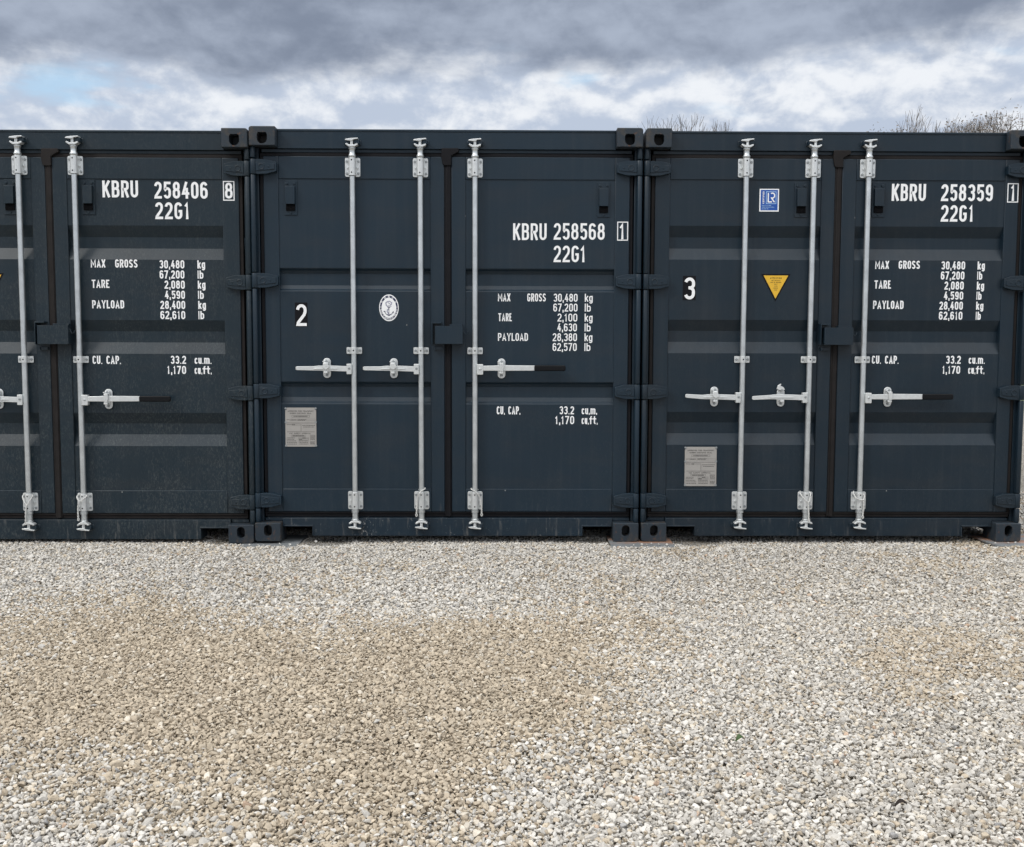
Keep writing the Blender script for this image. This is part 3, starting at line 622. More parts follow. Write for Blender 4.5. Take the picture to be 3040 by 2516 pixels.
def oval_emblem(parent, xc, zc, a, b_):
    mb = MB(); el_ = lambda k, n=48: [(xc+a*k*math.cos(2*math.pi*i/n), zc+b_*k*math.sin(2*math.pi*i/n)) for i in range(n)]
    y = YP-.001; fl = lambda p, q_, yy: (p, yy, q_)
    mb.m = 0; mb.prism(el_(1), y, YP); mb.m = 1; mb.prism(el_(.92), y-.0003, y); mb.m = 0; mb.prism(el_(.755), y-.0006, y-.0003)
    def on(ang, k=.84):
        A = math.radians(ang); px, pz = xc+a*k*math.cos(A), zc+b_*k*math.sin(A); tx, tz = -a*math.sin(A), b_*math.cos(A); l = math.hypot(tx, tz); return px, pz, tx/l, tz/l
    def glyph(strokes, ang, sz, flip, sw):
        px, pz, tx, tz = on(ang)
        if not flip: tx, tz = -tx, -tz
        nx, nz = -tz, tx
        f = lambda u, v_, yy: (px+(tx*(u-.5)+nx*(v_-.5))*sz, yy, pz+(tz*(u-.5)+nz*(v_-.5))*sz)
        for i, (kd, pts) in enumerate(strokes): stroke(mb, pts, sw, kd == 'c', y-.0008-.0001*i, f)
    bx_ = lambda u0, u1, v0, v1: ('c', [(u0, v0), (u1, v0), (u1, v1), (u0, v1)])
    han = [[bx_(.1, .9, .35, .75), ('o', [(.5, 0), (.5, 1)])], [bx_(.05, .95, .0, 1), ('o', [(.25, .72), (.75, .72)]), ('o', [(.25, .28), (.75, .28)]), ('o', [(.5, .28), (.5, .75)])],
           [bx_(.05, .42, .1, .95), ('o', [(0, .5), (.48, .5)]), bx_(.6, .95, 0, .4), ('o', [(.58, .9), (.9, .9), (.95, .6)])], [('o', [(.3, 1), (.05, .6), (.35, .6), (.05, .2)]), ('o', [(.5, .9), (.9, .9), (.6, 0)]), ('o', [(.55, .6), (.95, 0)])],
           [('o', [(.05, .7), (.4, .7), (.1, .3)]), ('o', [(.25, .6), (.25, 0)]), ('o', [(.55, .6), (.95, .6)]), ('o', [(.75, 1), (.75, .05)]), ('o', [(.5, .05), (1, .05)])]]
    for g, an in zip(han, (148, 118, 90, 62, 32)): glyph(g, an, .0115, False, .15)
    s_ = 'CHINA CLASSIFICATION SOCIETY'
    for i, ch in enumerate(s_):
        if ch != ' ': glyph([(k_, [(.2+.6*p[0], p[1]) for p in pts]) for k_, pts in GL[ch]], 190+i*(350-190)/(len(s_)-1), .0085, True, .20)
    for an in (176, 4): px, pz, _, _ = on(an); mb.prism([(px+.0028*math.cos(t_), pz+.0028*math.sin(t_)) for t_ in [2*math.pi*i/8 for i in range(8)]], y-.0009, y-.0003)
    # a coiled creature behind the anchor, drawn as soft grey bands
    mb.m = 2
    for pts, sw in (([(-.005, .005), (-.018, .018), (-.021, .034), (-.010, .043), (.004, .044)], .007), ([(.004, .048), (.012, .040), (.020, .036), (.017, .022), (.008, .016)], .006), ([(-.008, .036), (.004, .030), (.012, .024)], .005), ([(.002, -.006), (-.010, -.014), (-.012, -.028), (-.002, -.040)], .007), ([(-.012, -.047), (-.006, -.044), (.004, -.050), (.012, -.043)], .005), ([(.004, .006), (.014, .008), (.017, .013)], .004)):
        stroke(mb, [(xc+p[0]*.9, zc+p[1]*.9) for p in pts], sw, False, y-.0009, fl)
    mb.m = 1
    stroke(mb, [(xc, zc+.006), (xc, zc-.048)], .0034, False, y-.0013, fl); stroke(mb, [(xc-.008, zc+.001), (xc+.008, zc+.001)], .003, False, y-.0014, fl)
    stroke(mb, [(xc+.0045*math.cos(t_), zc+.0115+.0055*math.sin(t_)) for t_ in [2*math.pi*i/12 for i in range(12)]], .0016, True, y-.0013, fl)
    stroke(mb, [(xc-.028, zc-.024), (xc-.017, zc-.040), (xc, zc-.050), (xc+.017, zc-.040), (xc+.026, zc-.027)], .0036, False, y-.0015, fl)
    stroke(mb, [(xc-.034, zc-.022), (xc-.024, zc-.022), (xc-.024, zc-.031)], .004, False, y-.0016, fl); stroke(mb, [(xc+.022, zc-.029), (xc+.028, zc-.022), (xc+.029, zc-.033)], .0036, False, y-.0016, fl)
    return mb.build('oval_emblem', ['white', 'navy', 'grey_ink'], parent, smooth=0)

def ribs(zs):       # three symmetrical pressings
    out = []
    for z in zs: out += [(z, .0705), (z-.070, .1015), (z-.140, .1015), (z-.212, .0705)]
    return out
PA = dict(mat='paint3', rub='rubber3', sill=.024, zp1=2.287, zp0=.329, prof=ribs((2.002, 1.412, .826)), hz=(2.350, 1.648, .954, .259), zb=2.417, zg=1.161, zh=.9235,
          rods=(-.582, -.157, .187), seam=.008, xl=-1.148, xr=1.150, xht=1.062, pl0=-1.054, pl1=-.100, pr0=.119, pr1=1.064, box=(-.076, .105), boxz=(1.255, 1.367),
          vents=((-1, -.227, 2.165), (1, .262, 2.168)), open=1, tilts=(.006, -.006, 0))
PB = dict(PA, mat='paint2', rub='rubber2', zp1=2.281, prof=[(1.727, .0705), (1.714, .088), (1.694, .0985), (1.622, .0965), (1.598, .0855), (1.586, .0705), (1.012, .0705), (.999, .088), (.981, .0985), (.914, .0965), (.888, .0855), (.873, .0705)],
          zb=2.409, zg=1.211, zh=1.099, rods=(-.588, -.165, .176), seam=.005, xl=-1.147, xr=1.147, pl0=-1.054, pl1=-.105, pr0=.117, pr1=1.055, box=(-.073, .100), boxz=(1.254, 1.370), vents=((-1, -.978, 2.165), (1, .983, 2.160)), open=None, tilts=(0, 0, 0))
PC = dict(PA, mat='paint1', rub='rubber1', sill=.014, seam=-.037, rods=(-.640, -.212, .134), zg=1.163, box=(-.109, .083), boxz=(1.259, 1.380), pl1=-.146, pr0=.074, pr1=1.041, xr=1.144, vents=((-1, -.279, 2.174), (1, .207, 2.176)), open=None, zh=.913, tilts=(0, 0, 0), zb=2.426)
Z1 = -.013

c2, d2l, d2r = container((0, 0, 0), PB)
tag(c2, 'clean slate-blue shipping container with decal 2 and an oval anchor emblem', 'shipping container', 'shipping containers standing in a row')
c3, d3l, d3r = container((2.4553, .0053, 0), PA)
tag(c3, 'slate shipping container with decal 3, blue sticker and yellow triangle between its rods', 'shipping container', 'shipping containers standing in a row')
c1, d1l, d1r = container((-2.4454, 0, Z1), PC)
tag(c1, 'dusty slate shipping container marked 258406, cut off by the picture edge', 'shipping container', 'shipping containers standing in a row')

# ---- lettering, container 2
lettering(d2r, 'code_lettering', [('KBRU', .415, .626, 1.908, 2.012), ('258568', .671, .992, 1.911, 2.014), ('22G1', .671, .874, 1.771, 1.874), ('1', 1.086, 1.118, 1.914, 2.014, YD-.0007)], YP, .135, [(1.070, 1.139, 1.906, 2.024, .006, YD-.0007)])
rows = [('MAX', .320, .399, 1.524, 1.574), ('GROSS', .506, .623, 1.524, 1.574), ('TARE', .323, .409, 1.399, 1.449), ('PAYLOAD', .321, .511, 1.275, 1.324)]
for s_, xa, xb, zz, u_ in (('30,480', .672, .824, 1.523, 'kg'), ('67,200', .671, .824, 1.461, 'lb'), ('2,100', .698, .823, 1.398, 'kg'), ('4,630', .697, .821, 1.336, 'lb'), ('28,380', .668, .822, 1.274, 'kg'), ('62,570', .668, .821, 1.212, 'lb')):
    rows += [(s_, xa, xb, zz, zz+.050), (u_, .870, .920 if u_ == 'kg' else .908, zz, zz+.050)]
lettering(d2r, 'weight_lettering', rows, YP, .138)
lettering(d2r, 'capacity_lettering', [('CU. CAP.', .314, .464, .808, .859), ('33.2', .714, .807, .809, .860), ('cu.m.', .856, .954, .809, .860), ('1,170', .687, .808, .746, .798), ('cu.ft.', .856, .958, .746, .798)], YP, .150)
decal_number(d2l, '2', -.961, -.883, 1.361, 1.512); oval_emblem(d2l, -.3685, 1.481, .0615, .084); rating_plate(d2l, -1.031, -.835, .599, .848, 3)
# ---- lettering, container 3
lettering(d3r, 'code_lettering', [('KBRU', .347, .563, 2.162, 2.268), ('258359', .660, .988, 2.162, 2.267), ('22G1', .663, .872, 2.034, 2.137), ('1', 1.097, 1.128, 2.164, 2.266, YD-.0007)], YP, .15, [(1.077, 1.147, 2.154, 2.274, .006, YD-.0007)])
rows = [('MAX', .255, .343, 1.736, 1.787), ('GROSS', .405, .540, 1.737, 1.788), ('TARE', .254, .360, 1.612, 1.664), ('PAYLOAD', .249, .444, 1.484, 1.536)]
for i, (s_, xa, xb, u_) in enumerate((('30,480', .677, .828, 'kg'), ('67,200', .676, .826, 'lb'), ('2,080', .701, .824, 'kg'), ('4,590', .700, .823, 'lb'), ('28,400', .673, .823, 'kg'), ('62,610', .672, .822, 'lb'))):
    zz = 1.734-.0634*i; rows += [(s_, xa, xb, zz, zz+.051), (u_, .908, .954 if u_ == 'kg' else .940, zz, zz+.051)]
lettering(d3r, 'weight_lettering', rows, YP, .165)
lettering(d3r, 'capacity_lettering', [('CU. CAP.', .252, .423, 1.136, 1.187), ('33.2', .727, .822, 1.137, 1.188), ('cu.m.', .873, .976, 1.137, 1.188), ('1,170', .705, .820, 1.073, 1.123), ('cu.ft.', .872, .976, 1.073, 1.123)], YP, .165)
decal_number(d3l, '3', -.964, -.882, 1.536, 1.688); blue_sticker(d3l, -.489, -.366, 2.092, 2.233); warning_triangle(d3l, -.3745, 1.7015); rating_plate(d3l, -.935, -.731, .348, .601, 8)
# ---- lettering, container 1
K1 = -Z1
lettering(d1r, 'code_lettering', [('KBRU', .294, .516, 2.162+K1, 2.266+K1), ('258406', .617, .949, 2.156+K1, 2.260+K1), ('22G1', .620, .835, 2.029+K1, 2.133+K1), ('8', 1.059, 1.106, 2.157+K1, 2.255+K1, YD-.0007)], YP, .15, [(1.047, 1.118, 2.144+K1, 2.265+K1, .006, YD-.0007)])
rows = [('MAX', .208, .300, 1.727+K1, 1.778+K1), ('GROSS', .361, .501, 1.727+K1, 1.778+K1), ('TARE', .211, .322, 1.600+K1, 1.651+K1), ('PAYLOAD', .210, .411, 1.472+K1, 1.523+K1)]
for i, (s_, xa, xb, u_) in enumerate((('30,480', .638, .794, 'kg'), ('67,200', .638, .793, 'lb'), ('2,080', .667, .794, 'kg'), ('4,590', .668, .794, 'lb'), ('28,400', .638, .794, 'kg'), ('62,610', .637, .793, 'lb'))):
    zz = 1.723-.0634*i+K1; rows += [(s_, xa, xb, zz, zz+.051), (u_, .876, .924 if u_ == 'kg' else .912, zz, zz+.051)]
lettering(d1r, 'weight_lettering', rows, YP, .165)
lettering(d1r, 'capacity_lettering', [('CU. CAP.', .203, .381, 1.122+K1, 1.174+K1), ('33.2', .695, .792, 1.124+K1, 1.175+K1), ('cu.m.', .846, .952, 1.124+K1, 1.175+K1), ('1,170', .671, .791, 1.060+K1, 1.111+K1), ('cu.ft.', .845, .952, 1.060+K1, 1.111+K1)], YP, .165)
warning_triangle(d1l, -.430, 1.690+K1)

# ------------------------------------------------------------------ cords tied round the lower brackets
def cord(base, x, pts, tail, label):
    o_ = Vector(base); mb = MB()
    def sm(ps, k=6):
        ps = [Vector(p) for p in ps]; out = []
        for i in range(len(ps)-1):
            p0, p1, p2, p3 = ps[max(i-1, 0)], ps[i], ps[i+1], ps[min(i+2, len(ps)-1)]
            for j in range(k):
                t_ = j/k; out.append(.5*((2*p1)+(p2-p0)*t_+(2*p0-5*p1+4*p2-p3)*t_*t_+(3*p1-p0-3*p2+p3)*t_**3))
        return out+[ps[-1]]
    A = [(x+a_, y_, z_) for a_, y_, z_ in pts]; mb.tube(sm(A), .0034, 8)
    T = sm([(x+a_, y_, z_) for a_, y_, z_ in tail], 10)
    # two twisted strands ending in a small loop
    for ph in (0, math.pi):
        mb.tube([p+Vector((.0028*math.cos(ph+i*.9), .0028*math.sin(ph+i*.9), 0)) for i, p in enumerate(T)], .0030, 6)
    e_ = T[-1]; mb.tube([e_+Vector((.005*math.sin(t_), -.001, -.009+.009*math.cos(t_))) for t_ in [2*math.pi*i/10 for i in range(11)]], .0030, 6)
    ob = mb.build('tie_cord', 'rope', None); ob.location = o_
    tag(ob, label, 'cord', 'white cords tied to the lock rods'); return ob
F = .010
cord((0, 0, 0), -.165, [(-.020, .055, .326), (0, .066, .333), (.022, .05, .337), (.022, .022, .334), (.002, F, .324), (-.018, F, .296), (-.026, F+.01, .262)], [(-.026, F+.01, .262), (-.028, F+.012, .22), (-.031, .024, .175)], 'white cord hanging left of the middle lock rod on container 2')
cord((0, 0, 0), .176, [(.020, .055, .326), (0, .066, .332), (-.022, .05, .334), (-.022, .022, .332), (.0, F, .322), (.022, F, .302), (.035, F+.01, .27)], [(.035, F+.01, .27), (.042, .022, .22), (.043, .026, .178)], 'white cord hanging right of the right lock rod on container 2')
c3o = (2.4553, .0053, 0)
cord(c3o, -.162, [(-.030, .055, .318), (-.036, .03, .306), (-.020, F, .28), (.010, F-.002, .252), (.020, F, .275), (.026, .024, .31), (.01, .06, .326)], [(.010, F-.002, .252), (.015, F, .20), (.019, .016, .145)], 'white cord tied in a V on the middle lock rod of container 3')
cord(c3o, .180, [(-.026, .055, .318), (-.034, .03, .304), (-.024, F, .280), (.0, F-.002, .270), (.022, F, .272), (.030, .024, .300), (.01, .06, .318)], [(.024, F, .272), (.026, F+.004, .22), (.024, .02, .165)], 'white cord looped across the right lock rod of container 3')
c1o = (-2.4454, 0, Z1)
cord(c1o, -.213, [(-.026, .055, .306), (-.034, .03, .298), (-.018, F, .27), (.002, F-.002, .244), (.018, F, .27), (.030, .024, .298), (.01, .06, .310)], [(.0, F-.002, .244), (-.008, F, .20), (-.013, .016, .135)], 'white cord tied in a V on the dusty container, beside its centre seam')
cord(c1o, .130, [(-.026, .055, .306), (-.034, .03, .296), (-.02, F, .278), (-.004, F-.002, .268), (.018, F, .285), (.030, .024, .300), (.01, .06, .310)], [(-.014, F, .27), (-.022, F+.002, .22), (-.024, .018, .16)], 'white cord on the lower bracket below the capped handle of the dusty container')

# ------------------------------------------------------------------ ground and packing plates
mb = MB(); mb.add([(-220, -220, -.026), (220, -220, -.026), (220, 220, -.026), (-220, 220, -.026)], [(0, 1, 2, 3)])
tag(mb.build('ground', 'ground', None, smooth=0), kind='structure')
PL = [(-1.30, -.945, -.135, .30, -.018, -.0145, 'bare', 'dark grey steel plate under the corners joining the dusty container and container 2'),
      (1.035, 1.435, -.150, .28, -.015, -.0015, 'rusty', 'rust-stained steel plate under the corners joining containers 2 and 3'),
      (3.46, 3.86, -.120, .28, -.015, -.0015, 'rusty', 'steel plate half buried in stones under the outer corner of container 3')]
for x0, x1, y0, y1, z0, z1, mt, lb in PL:
    mb = MB(); xc, yc = (x0+x1)/2, (y0+y1)/2
    mb.box(x0-xc, x1-xc, y0-yc, y1-yc, -.012, 0)
    o = mb.build('packing_plate', mt, None, bevel=.002); o.location = (xc, yc, z1); o.rotation_euler.z = random.uniform(-.03, .03)
    tag(o, lb, 'steel plate', 'steel plates under the container corners')

# ------------------------------------------------------------------ loose gravel
stones = bpy.data.collections.new('stone_shapes')
for k in range(16):
    bm = bmesh.new(); n = random.randint(11, 17)
    ax = (1.0, random.uniform(.68, .95), random.uniform(.48, .75))
    for i in range(n):
        p = Vector((random.gauss(0, 1), random.gauss(0, 1), random.gauss(0, 1))).normalized()*random.uniform(.82, 1.1)
        bm.verts.new((p.x*ax[0], p.y*ax[1], p.z*ax[2]))
    r_ = bmesh.ops.convex_hull(bm, input=bm.verts[:])
    bmesh.ops.delete(bm, geom=list({g for g in r_['geom_interior'] if isinstance(g, bmesh.types.BMVert)}), context='VERTS')
    bmesh.ops.bevel(bm, geom=bm.edges[:], offset=.07, segments=1, affect='EDGES', profile=.5)
    bmesh.ops.recalc_face_normals(bm, faces=bm.faces)
    me = bpy.data.meshes.new('stone'); bm.to_mesh(me); bm.free(); me.materials.append(M['stone'])
    me.polygons.foreach_set('use_smooth', [True]*len(me.polygons)); me.set_sharp_from_angle(angle=math.radians(24))
    stones.objects.link(bpy.data.objects.new('stone', me))

def vnoise(x, y, seed, oct_=4):
    r = np.random.default_rng(seed); G = r.random((64, 64)); out = 0; amp = 1; tot = 0
    for o_ in range(oct_):
        xx, yy = x*2**o_, y*2**o_; i, j = np.floor(xx).astype(int), np.floor(yy).astype(int); u, v_ = xx-i, yy-j
        u = u*u*(3-2*u); v_ = v_*v_*(3-2*v_); g = lambda a_, b_: G[(a_+o_*17) % 64, (b_+o_*29) % 64]
        out = out+amp*((g(i, j)*(1-u)+g(i+1, j)*u)*(1-v_)+(g(i, j+1)*(1-u)+g(i+1, j+1)*u)*v_); tot += amp; amp *= .5
    return out/tot
def grid(x0, x1, y0, y1, sp_):
    xs_, ys = np.meshgrid(np.arange(x0, x1, sp_), np.arange(y0, y1, sp_*.87)); xs_ = xs_+(np.arange(xs_.shape[0]) % 2)[:, None]*sp_/2
    x, y = xs_.ravel(), ys.ravel(); x = x+rng.uniform(-.36, .36, x.size)*sp_; y = y+rng.uniform(-.36, .36, y.size)*sp_; return x, y
def fan(x, y, m): return np.abs(x-.40) < .525*(y+6.36)+m
pts = []
x, y = grid(-4.4, 5.0, -4.35, .02, .0164); k = fan(x, y, 1.0); pts.append((x[k], y[k], np.full(k.sum(), -.0115), np.ones(k.sum())))
x, y = grid(-4.4, 5.0, -4.35, -.01, .0222); k = fan(x, y, 1.0); pts.append((x[k], y[k], np.full(k.sum(), -.001), np.ones(k.sum())*1.02))
x, y = grid(-2.6, 3.2, -4.35, -1.6, .0135); k = fan(x, y, .45); pts.append((x[k], y[k], np.full(k.sum(), -.0035), np.full(k.sum(), .56)))
x, y = grid(-4.4, 3.60, .02, .55, .0195); pts.append((x, y, np.full(x.size, -.0115), np.ones(x.size)))
x, y = grid(3.60, 4.9, .02, 7.0, .030); pts.append((x, y, np.full(x.size, -.008), np.full(x.size, 1.5)))
X = np.concatenate([p[0] for p in pts]); Y = np.concatenate([p[1] for p in pts]); Zb = np.concatenate([p[2] for p in pts]); S0 = np.concatenate([p[3] for p in pts])
hump = (vnoise(X*1.1+9, Y*1.1+3, 5, 3)-.5)*.028+(vnoise(X*5+2, Y*5+7, 6, 2)-.5)*.012
calm = np.clip((-.10-Y)/.5, 0.15, 1)
Zb = Zb+hump*calm+rng.normal(0, .0020, X.size)-.013*np.clip((Y+.22)/.14, 0, 1)
S = S0*np.clip(rng.lognormal(0, .22, X.size), .55, 1.7)*.0106
big = rng.random(X.size) < .008; S[big] *= rng.uniform(1.3, 1.9, big.sum())
# keep stones off the plates and out of the castings' footprints
keep = np.ones(X.size, bool)
for x0, x1, y0, y1, *_ in PL:
    keep &= ~((X > x0-.004) & (X < x1+.004) & (Y > y0+.004+.03*(vnoise(X*14, Y*0+1, 8, 2)-.5)) & (Y < y1))
# finer grey stones heaped beside the plates
fine = np.zeros(X.size)
for xc, yc, rx, ry in ((-.80, .06, .20, .16), (1.60, .08, .20, .17), (-1.42, .08, .13, .12), (.95, .12, .10, .10)):
    fine = np.maximum(fine, np.clip(1.5-1.5*(((X-xc)/rx)**2+((Y-yc)/ry)**2), 0, 1))
S *= 1-.42*fine
# colour: creamy grey limestone, with tan dust trodden into a broad patch
def inside(poly):
    c_ = np.zeros(X.size, bool); n = len(poly)
    for i in range(n):
        (xa, ya), (xb, yb) = poly[i], poly[(i+1) % n]
        hit = ((ya > Yw) != (yb > Yw)) & (Xw < (xb-xa)*(Yw-ya)/(yb-ya+1e-12)+xa); c_ ^= hit
    return c_
Xw = X+(vnoise(X*2.3+4, Y*2.3+1, 21, 4)-.5)*.7; Yw = Y+(vnoise(X*2.1+8, Y*2.1+5, 22, 4)-.5)*.7
TAN = [(-2.4, -1.75), (-1.8, -1.75), (-1.56, -1.58), (-1.1, -1.62), (-.83, -1.92), (-.37, -2.05), (.06, -1.90), (.51, -1.90), (.87, -1.79), (.95, -2.4), (.78, -2.97), (.69, -3.27), (.45, -3.52), (.38, -3.77), (.30, -4.4), (-.15, -4.4), (-.40, -3.80), (-.83, -3.47), (-1.19, -3.34), (-2.4, -3.22)]
tan = np.zeros(X.size); X0_, Y0_ = Xw.copy(), Yw.copy()
for _ in range(9):                    # feather the edge of the patch
    Xw = X0_+rng.normal(0, .17, X.size); Yw = Y0_+rng.normal(0, .17, X.size); tan += inside(TAN)/9
other = np.clip((vnoise(X*1.4+3, Y*1.4+6, 31, 3)-.56)*6, 0, .55)*np.clip((X-.6)*1.5, 0.25, 1)
pt = np.clip(tan*(.78+.40*vnoise(X*2.6+5, Y*2.6+1, 33, 3))*np.clip((X+2.3)/1.0, .74, 1)*np.clip(1+(Y+3.35)*.5, .55, 1)+other*1.15*(1-tan)+.07, 0, 1)
is_tan = rng.random(X.size) < pt
n = X.size
base = np.empty((n, 3)); u = rng.random(n)
white = np.array([.605, .580, .535]); grey = np.array([.490, .468, .430]); cream = np.array([.565, .515, .435]); tanc = np.array([.475, .408, .315]); tan2 = np.array([.415, .352, .270])
base[:] = white
base[u < .36] = grey; base[(u > .36) & (u < .50)] = cream
slate = (u > .975); base[slate] = [.34, .335, .33]
rust = (u > .966) & (u < .975); base[rust] = [.48, .36, .27]
ut = rng.random(n); tc_ = np.where((ut < .62)[:, None], tanc, np.where((ut < .90)[:, None], tan2, cream)); base[is_tan] = tc_[is_tan]
# the right-hand side is greyer and more mixed
mixr = (rng.random(n) < np.clip((X-.5)*.35, 0, .5)*np.clip(-Y, 0, 1)) & ~is_tan; base[mixr] *= np.array([.83, .81, .78])
base *= np.clip(rng.normal(1, .10, n), .66, 1.25)[:, None]*(1+.10*(vnoise(X*.9+2, Y*.9+4, 41, 3)-.5))[:, None]
base = base*(1-fine[:, None]*.55)*np.where(fine[:, None] > .05, [[.97, .98, 1.0]], [[1, 1, 1]])
base = np.clip(base, .03, .86)
# a few stray stones lying on the plates
sx_ = [-1.27, -1.235, -1.18, -1.165, -1.14, -1.105, -1.05, -.985, -.84, 1.29, 1.22, 1.25, 1.33, 1.38, 1.17, 3.47, 3.56, 3.61]; sy_ = [-.10, -.075, -.085, -.115, -.11, -.12, -.05, -.065, .03, -.09, -.13, -.135, -.125, -.13, -.135, -.075, -.06, -.055]
k0 = keep; X, Y, Zb, S, base = X[k0], Y[k0], Zb[k0], S[k0], base[k0]
zs_ = [-.0145+.008]*9+[-.0015+.008]*9
X = np.concatenate([X, sx_]); Y = np.concatenate([Y, sy_]); Zb = np.concatenate([Zb, zs_]); S = np.concatenate([S, rng.uniform(.009, .0135, 18)]); base = np.concatenate([base, np.tile([[.58, .57, .54]], (18, 1))])
n = X.size
me = bpy.data.meshes.new('gravel'); me.vertices.add(n); me.vertices.foreach_set('co', np.stack([X, Y, Zb], 1).astype('f').ravel())
rot = np.stack([rng.normal(0, .45, n), rng.normal(0, .45, n), rng.uniform(0, 6.283, n)], 1)
def att(nm, ty, arr, key): a_ = me.attributes.new(nm, ty, 'POINT'); a_.data.foreach_set(key, arr.ravel())
att('rot', 'FLOAT_VECTOR', rot.astype('f'), 'vector'); att('scl', 'FLOAT', S.astype('f'), 'value'); att('idx', 'INT', rng.integers(0, 16, n).astype('i'), 'value')
att('stone_col', 'FLOAT_COLOR', np.concatenate([base, np.ones((n, 1))], 1).astype('f'), 'color')
go = bpy.data.objects.new('gravel', me); COL.objects.link(go); tag(go, kind='stuff')
ng = bpy.data.node_groups.new('scatter_stones', 'GeometryNodeTree')
ng.interface.new_socket('Geometry', in_out='INPUT', socket_type='NodeSocketGeometry'); ng.interface.new_socket('Geometry', in_out='OUTPUT', socket_type='NodeSocketGeometry')
N = ng.nodes; gi, gout = N.new('NodeGroupInput'), N.new('NodeGroupOutput')
iop = N.new('GeometryNodeInstanceOnPoints'); ci = N.new('GeometryNodeCollectionInfo'); ci.inputs[0].default_value = stones; ci.inputs['Separate Children'].default_value = True; ci.inputs['Reset Children'].default_value = True
def na(nm, ty): a_ = N.new('GeometryNodeInputNamedAttribute'); a_.data_type = ty; a_.inputs[0].default_value = nm; return a_.outputs[0]
Lk = ng.links.new
Lk(gi.outputs[0], iop.inputs['Points']); Lk(ci.outputs[0], iop.inputs['Instance']); iop.inputs['Pick Instance'].default_value = True
Lk(na('idx', 'INT'), iop.inputs['Instance Index']); Lk(na('rot', 'FLOAT_VECTOR'), iop.inputs['Rotation']); Lk(na('scl', 'FLOAT'), iop.inputs['Scale'])
Lk(iop.outputs[0], gout.inputs[0])
go.modifiers.new('scatter', 'NODES').node_group = ng

# ------------------------------------------------------------------ two fallen leaves
def leaf(name, x, y, z, ln, wd, mt, rz, label):
    mb = MB(); k = 7; vs = []
    for i in range(k+1):
        t_ = i/k; hw = wd*math.sin(math.pi*min(t_*.94+.03, 1))**.8; bend = .012*math.sin(t_*3)
        vs += [(ln*(t_-.5), -hw, bend+.004), (ln*(t_-.5), 0, bend-.001), (ln*(t_-.5), hw, bend+.006)]
    fs = []
    for i in range(k): fs += [(3*i, 3*i+1, 3*i+4, 3*i+3), (3*i+1, 3*i+2, 3*i+5, 3*i+4)]
    mb.add(vs, fs); mb.tube([(-ln*.5, 0, .003), (-ln*.75, .004, .006)], .0012, 5)
    o = mb.build(name, mt, None); o.location = (x, y, z); o.rotation_euler = (.15, -.1, rz); tag(o, label, 'leaf')
leaf('fallen_leaf', 1.085, -3.31, .016, .030, .009, 'leaf_green', .5, 'small green leaf lying alone on the gravel')
leaf('fallen_leaf', 1.41, -3.76, .015, .034, .007, 'leaf_dark', .1, 'dark brown rotten leaf lying on the grey gravel')

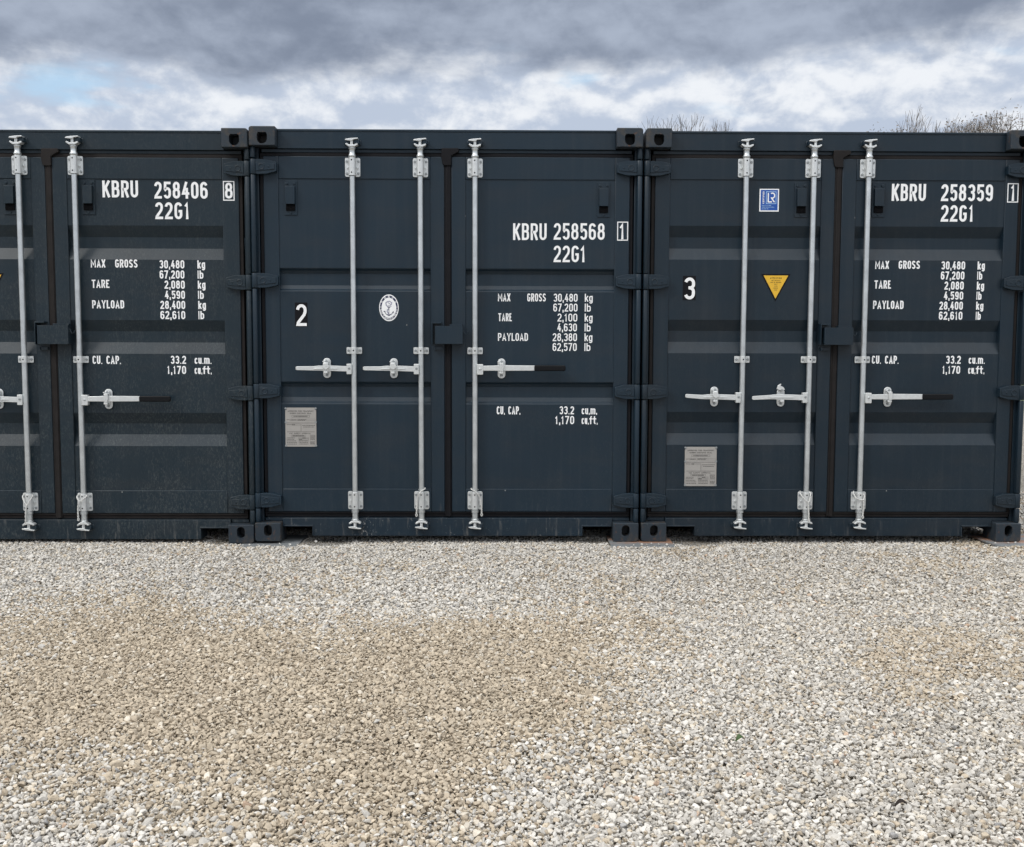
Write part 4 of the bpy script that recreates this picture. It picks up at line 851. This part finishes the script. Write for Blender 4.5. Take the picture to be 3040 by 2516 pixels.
# ------------------------------------------------------------------ trees beyond the containers
def tree(name, x, y, h, spread, seed, label, cat='tree', group=None, leafy=0, twig=.007, depth=7, r0=None):
    rr = random.Random(seed); root = empty(name, (x, y, -.03)); T = MB(); Cw = MB(); tips = []
    def grow(p, d_, ln, r, lev):
        k = 3; ps = [p]; dd = d_.copy()
        for i in range(k):
            dd = (dd+Vector((rr.gauss(0, .10), rr.gauss(0, .10), rr.gauss(.03, .06)))).normalized(); ps.append(ps[-1]+dd*ln/k)
        r1 = max(r*.68, twig*.6)
        (T if lev < 2 else Cw).tube(ps, max(r, twig), 7 if lev < 2 else (4 if lev < 4 else 3), max(r1, twig*.6))
        if lev >= depth: tips.append(ps[-1]); return
        nb = 3 if (lev in (1, 3) or rr.random() < .35) else 2
        for b_ in range(nb):
            a_ = rr.uniform(0, 6.28); sp_ = spread*rr.uniform(.55, 1.25); side = dd.orthogonal().normalized(); side.rotate(Matrix.Rotation(a_, 3, dd))
            nd = (dd+side*sp_+Vector((0, 0, .18))).normalized(); grow(ps[-1] if b_ else ps[-1], nd, ln*rr.uniform(.66, .86), r1*rr.uniform(.6, .85), lev+1)
            if lev > 2: tips.append(ps[rr.randint(1, 3)])
    L0 = h*.255; grow(Vector((0, 0, 0)), Vector((rr.gauss(0, .03), rr.gauss(0, .03), 1)), L0, r0 or h*.016, 0)
    top = max(p[2] for p in Cw.v); k = h/top
    T.v = [(a_*k, b_*k, c_*k) for a_, b_, c_ in T.v]; Cw.v = [(a_*k, b_*k, c_*k) for a_, b_, c_ in Cw.v]
    if leafy:
        Lf = MB()
        for p in tips:
            p = p*k
            if p.z < h*.45: continue
            for _ in range(leafy):
                c_ = p+Vector((rr.gauss(0, .10), rr.gauss(0, .10), rr.gauss(0, .10))); s_ = rr.uniform(.025, .055)
                a_ = Vector((rr.gauss(0, 1), rr.gauss(0, 1), rr.gauss(0, 1))).normalized(); b_ = a_.orthogonal().normalized()*.55
                Lf.add([c_+a_*s_, c_+b_*s_, c_-a_*s_, c_-b_*s_], [(0, 1, 2, 3)])
    T.build('trunk', 'bark', root, smooth=60); cr_ = Cw.build('crown', 'bark', root, smooth=0)
    if leafy: Lf.build('leaves', 'leaf_dry', cr_, smooth=0)
    tag(root, label, cat, group); return root
def sky_xy(px, Y):      # ground x of a tree seen above photo column px at distance Y
    dx = (px-1520)/3000; return CAM[0]+(Y-CAM[1])*(dx+YAW)
def top_h(py, Y): return CAM[2]+(Y-CAM[1])*((1018-py)/3000)*1.01
G_ = 'bare trees beyond the container roofs'
for px, py, Y, sd, lb in ((1925, 366, 30, 3, 'bare tree farthest left of the row over the joint of containers 2 and 3'), (1985, 352, 32, 5, 'tallest bare tree in the row directly over the left corner of container 3'),
                          (2062, 370, 34, 9, 'small bare tree third from the left in the row over container 3'), (2110, 378, 33, 14, 'low bare tree second from the right in the row over container 3'), (2160, 375, 36, 12, 'bare tree at the right end of the row over container 3')):
    tree('bare_tree', sky_xy(px, Y), Y, top_h(py, Y), .36, sd, lb, 'tree', G_, twig=.008)
tree('bare_tree', sky_xy(2822, 26), 26, top_h(318, 26)*1.02, .36, 23, 'sparse bare tree with open crown standing alone left of the leafy tree', 'tree', G_, twig=.006, depth=7)
tree('leafy_tree', sky_xy(2985, 24), 24, top_h(348, 24), .50, 31, 'tree with brown withered leaves above the right end of container 3', 'tree', None, leafy=4, twig=.006)
tree('leafy_tree', sky_xy(2905, 25), 25, top_h(368, 25), .42, 37, 'lower tree with withered leaves left of the taller leafy tree', 'tree', None, leafy=4, twig=.006)
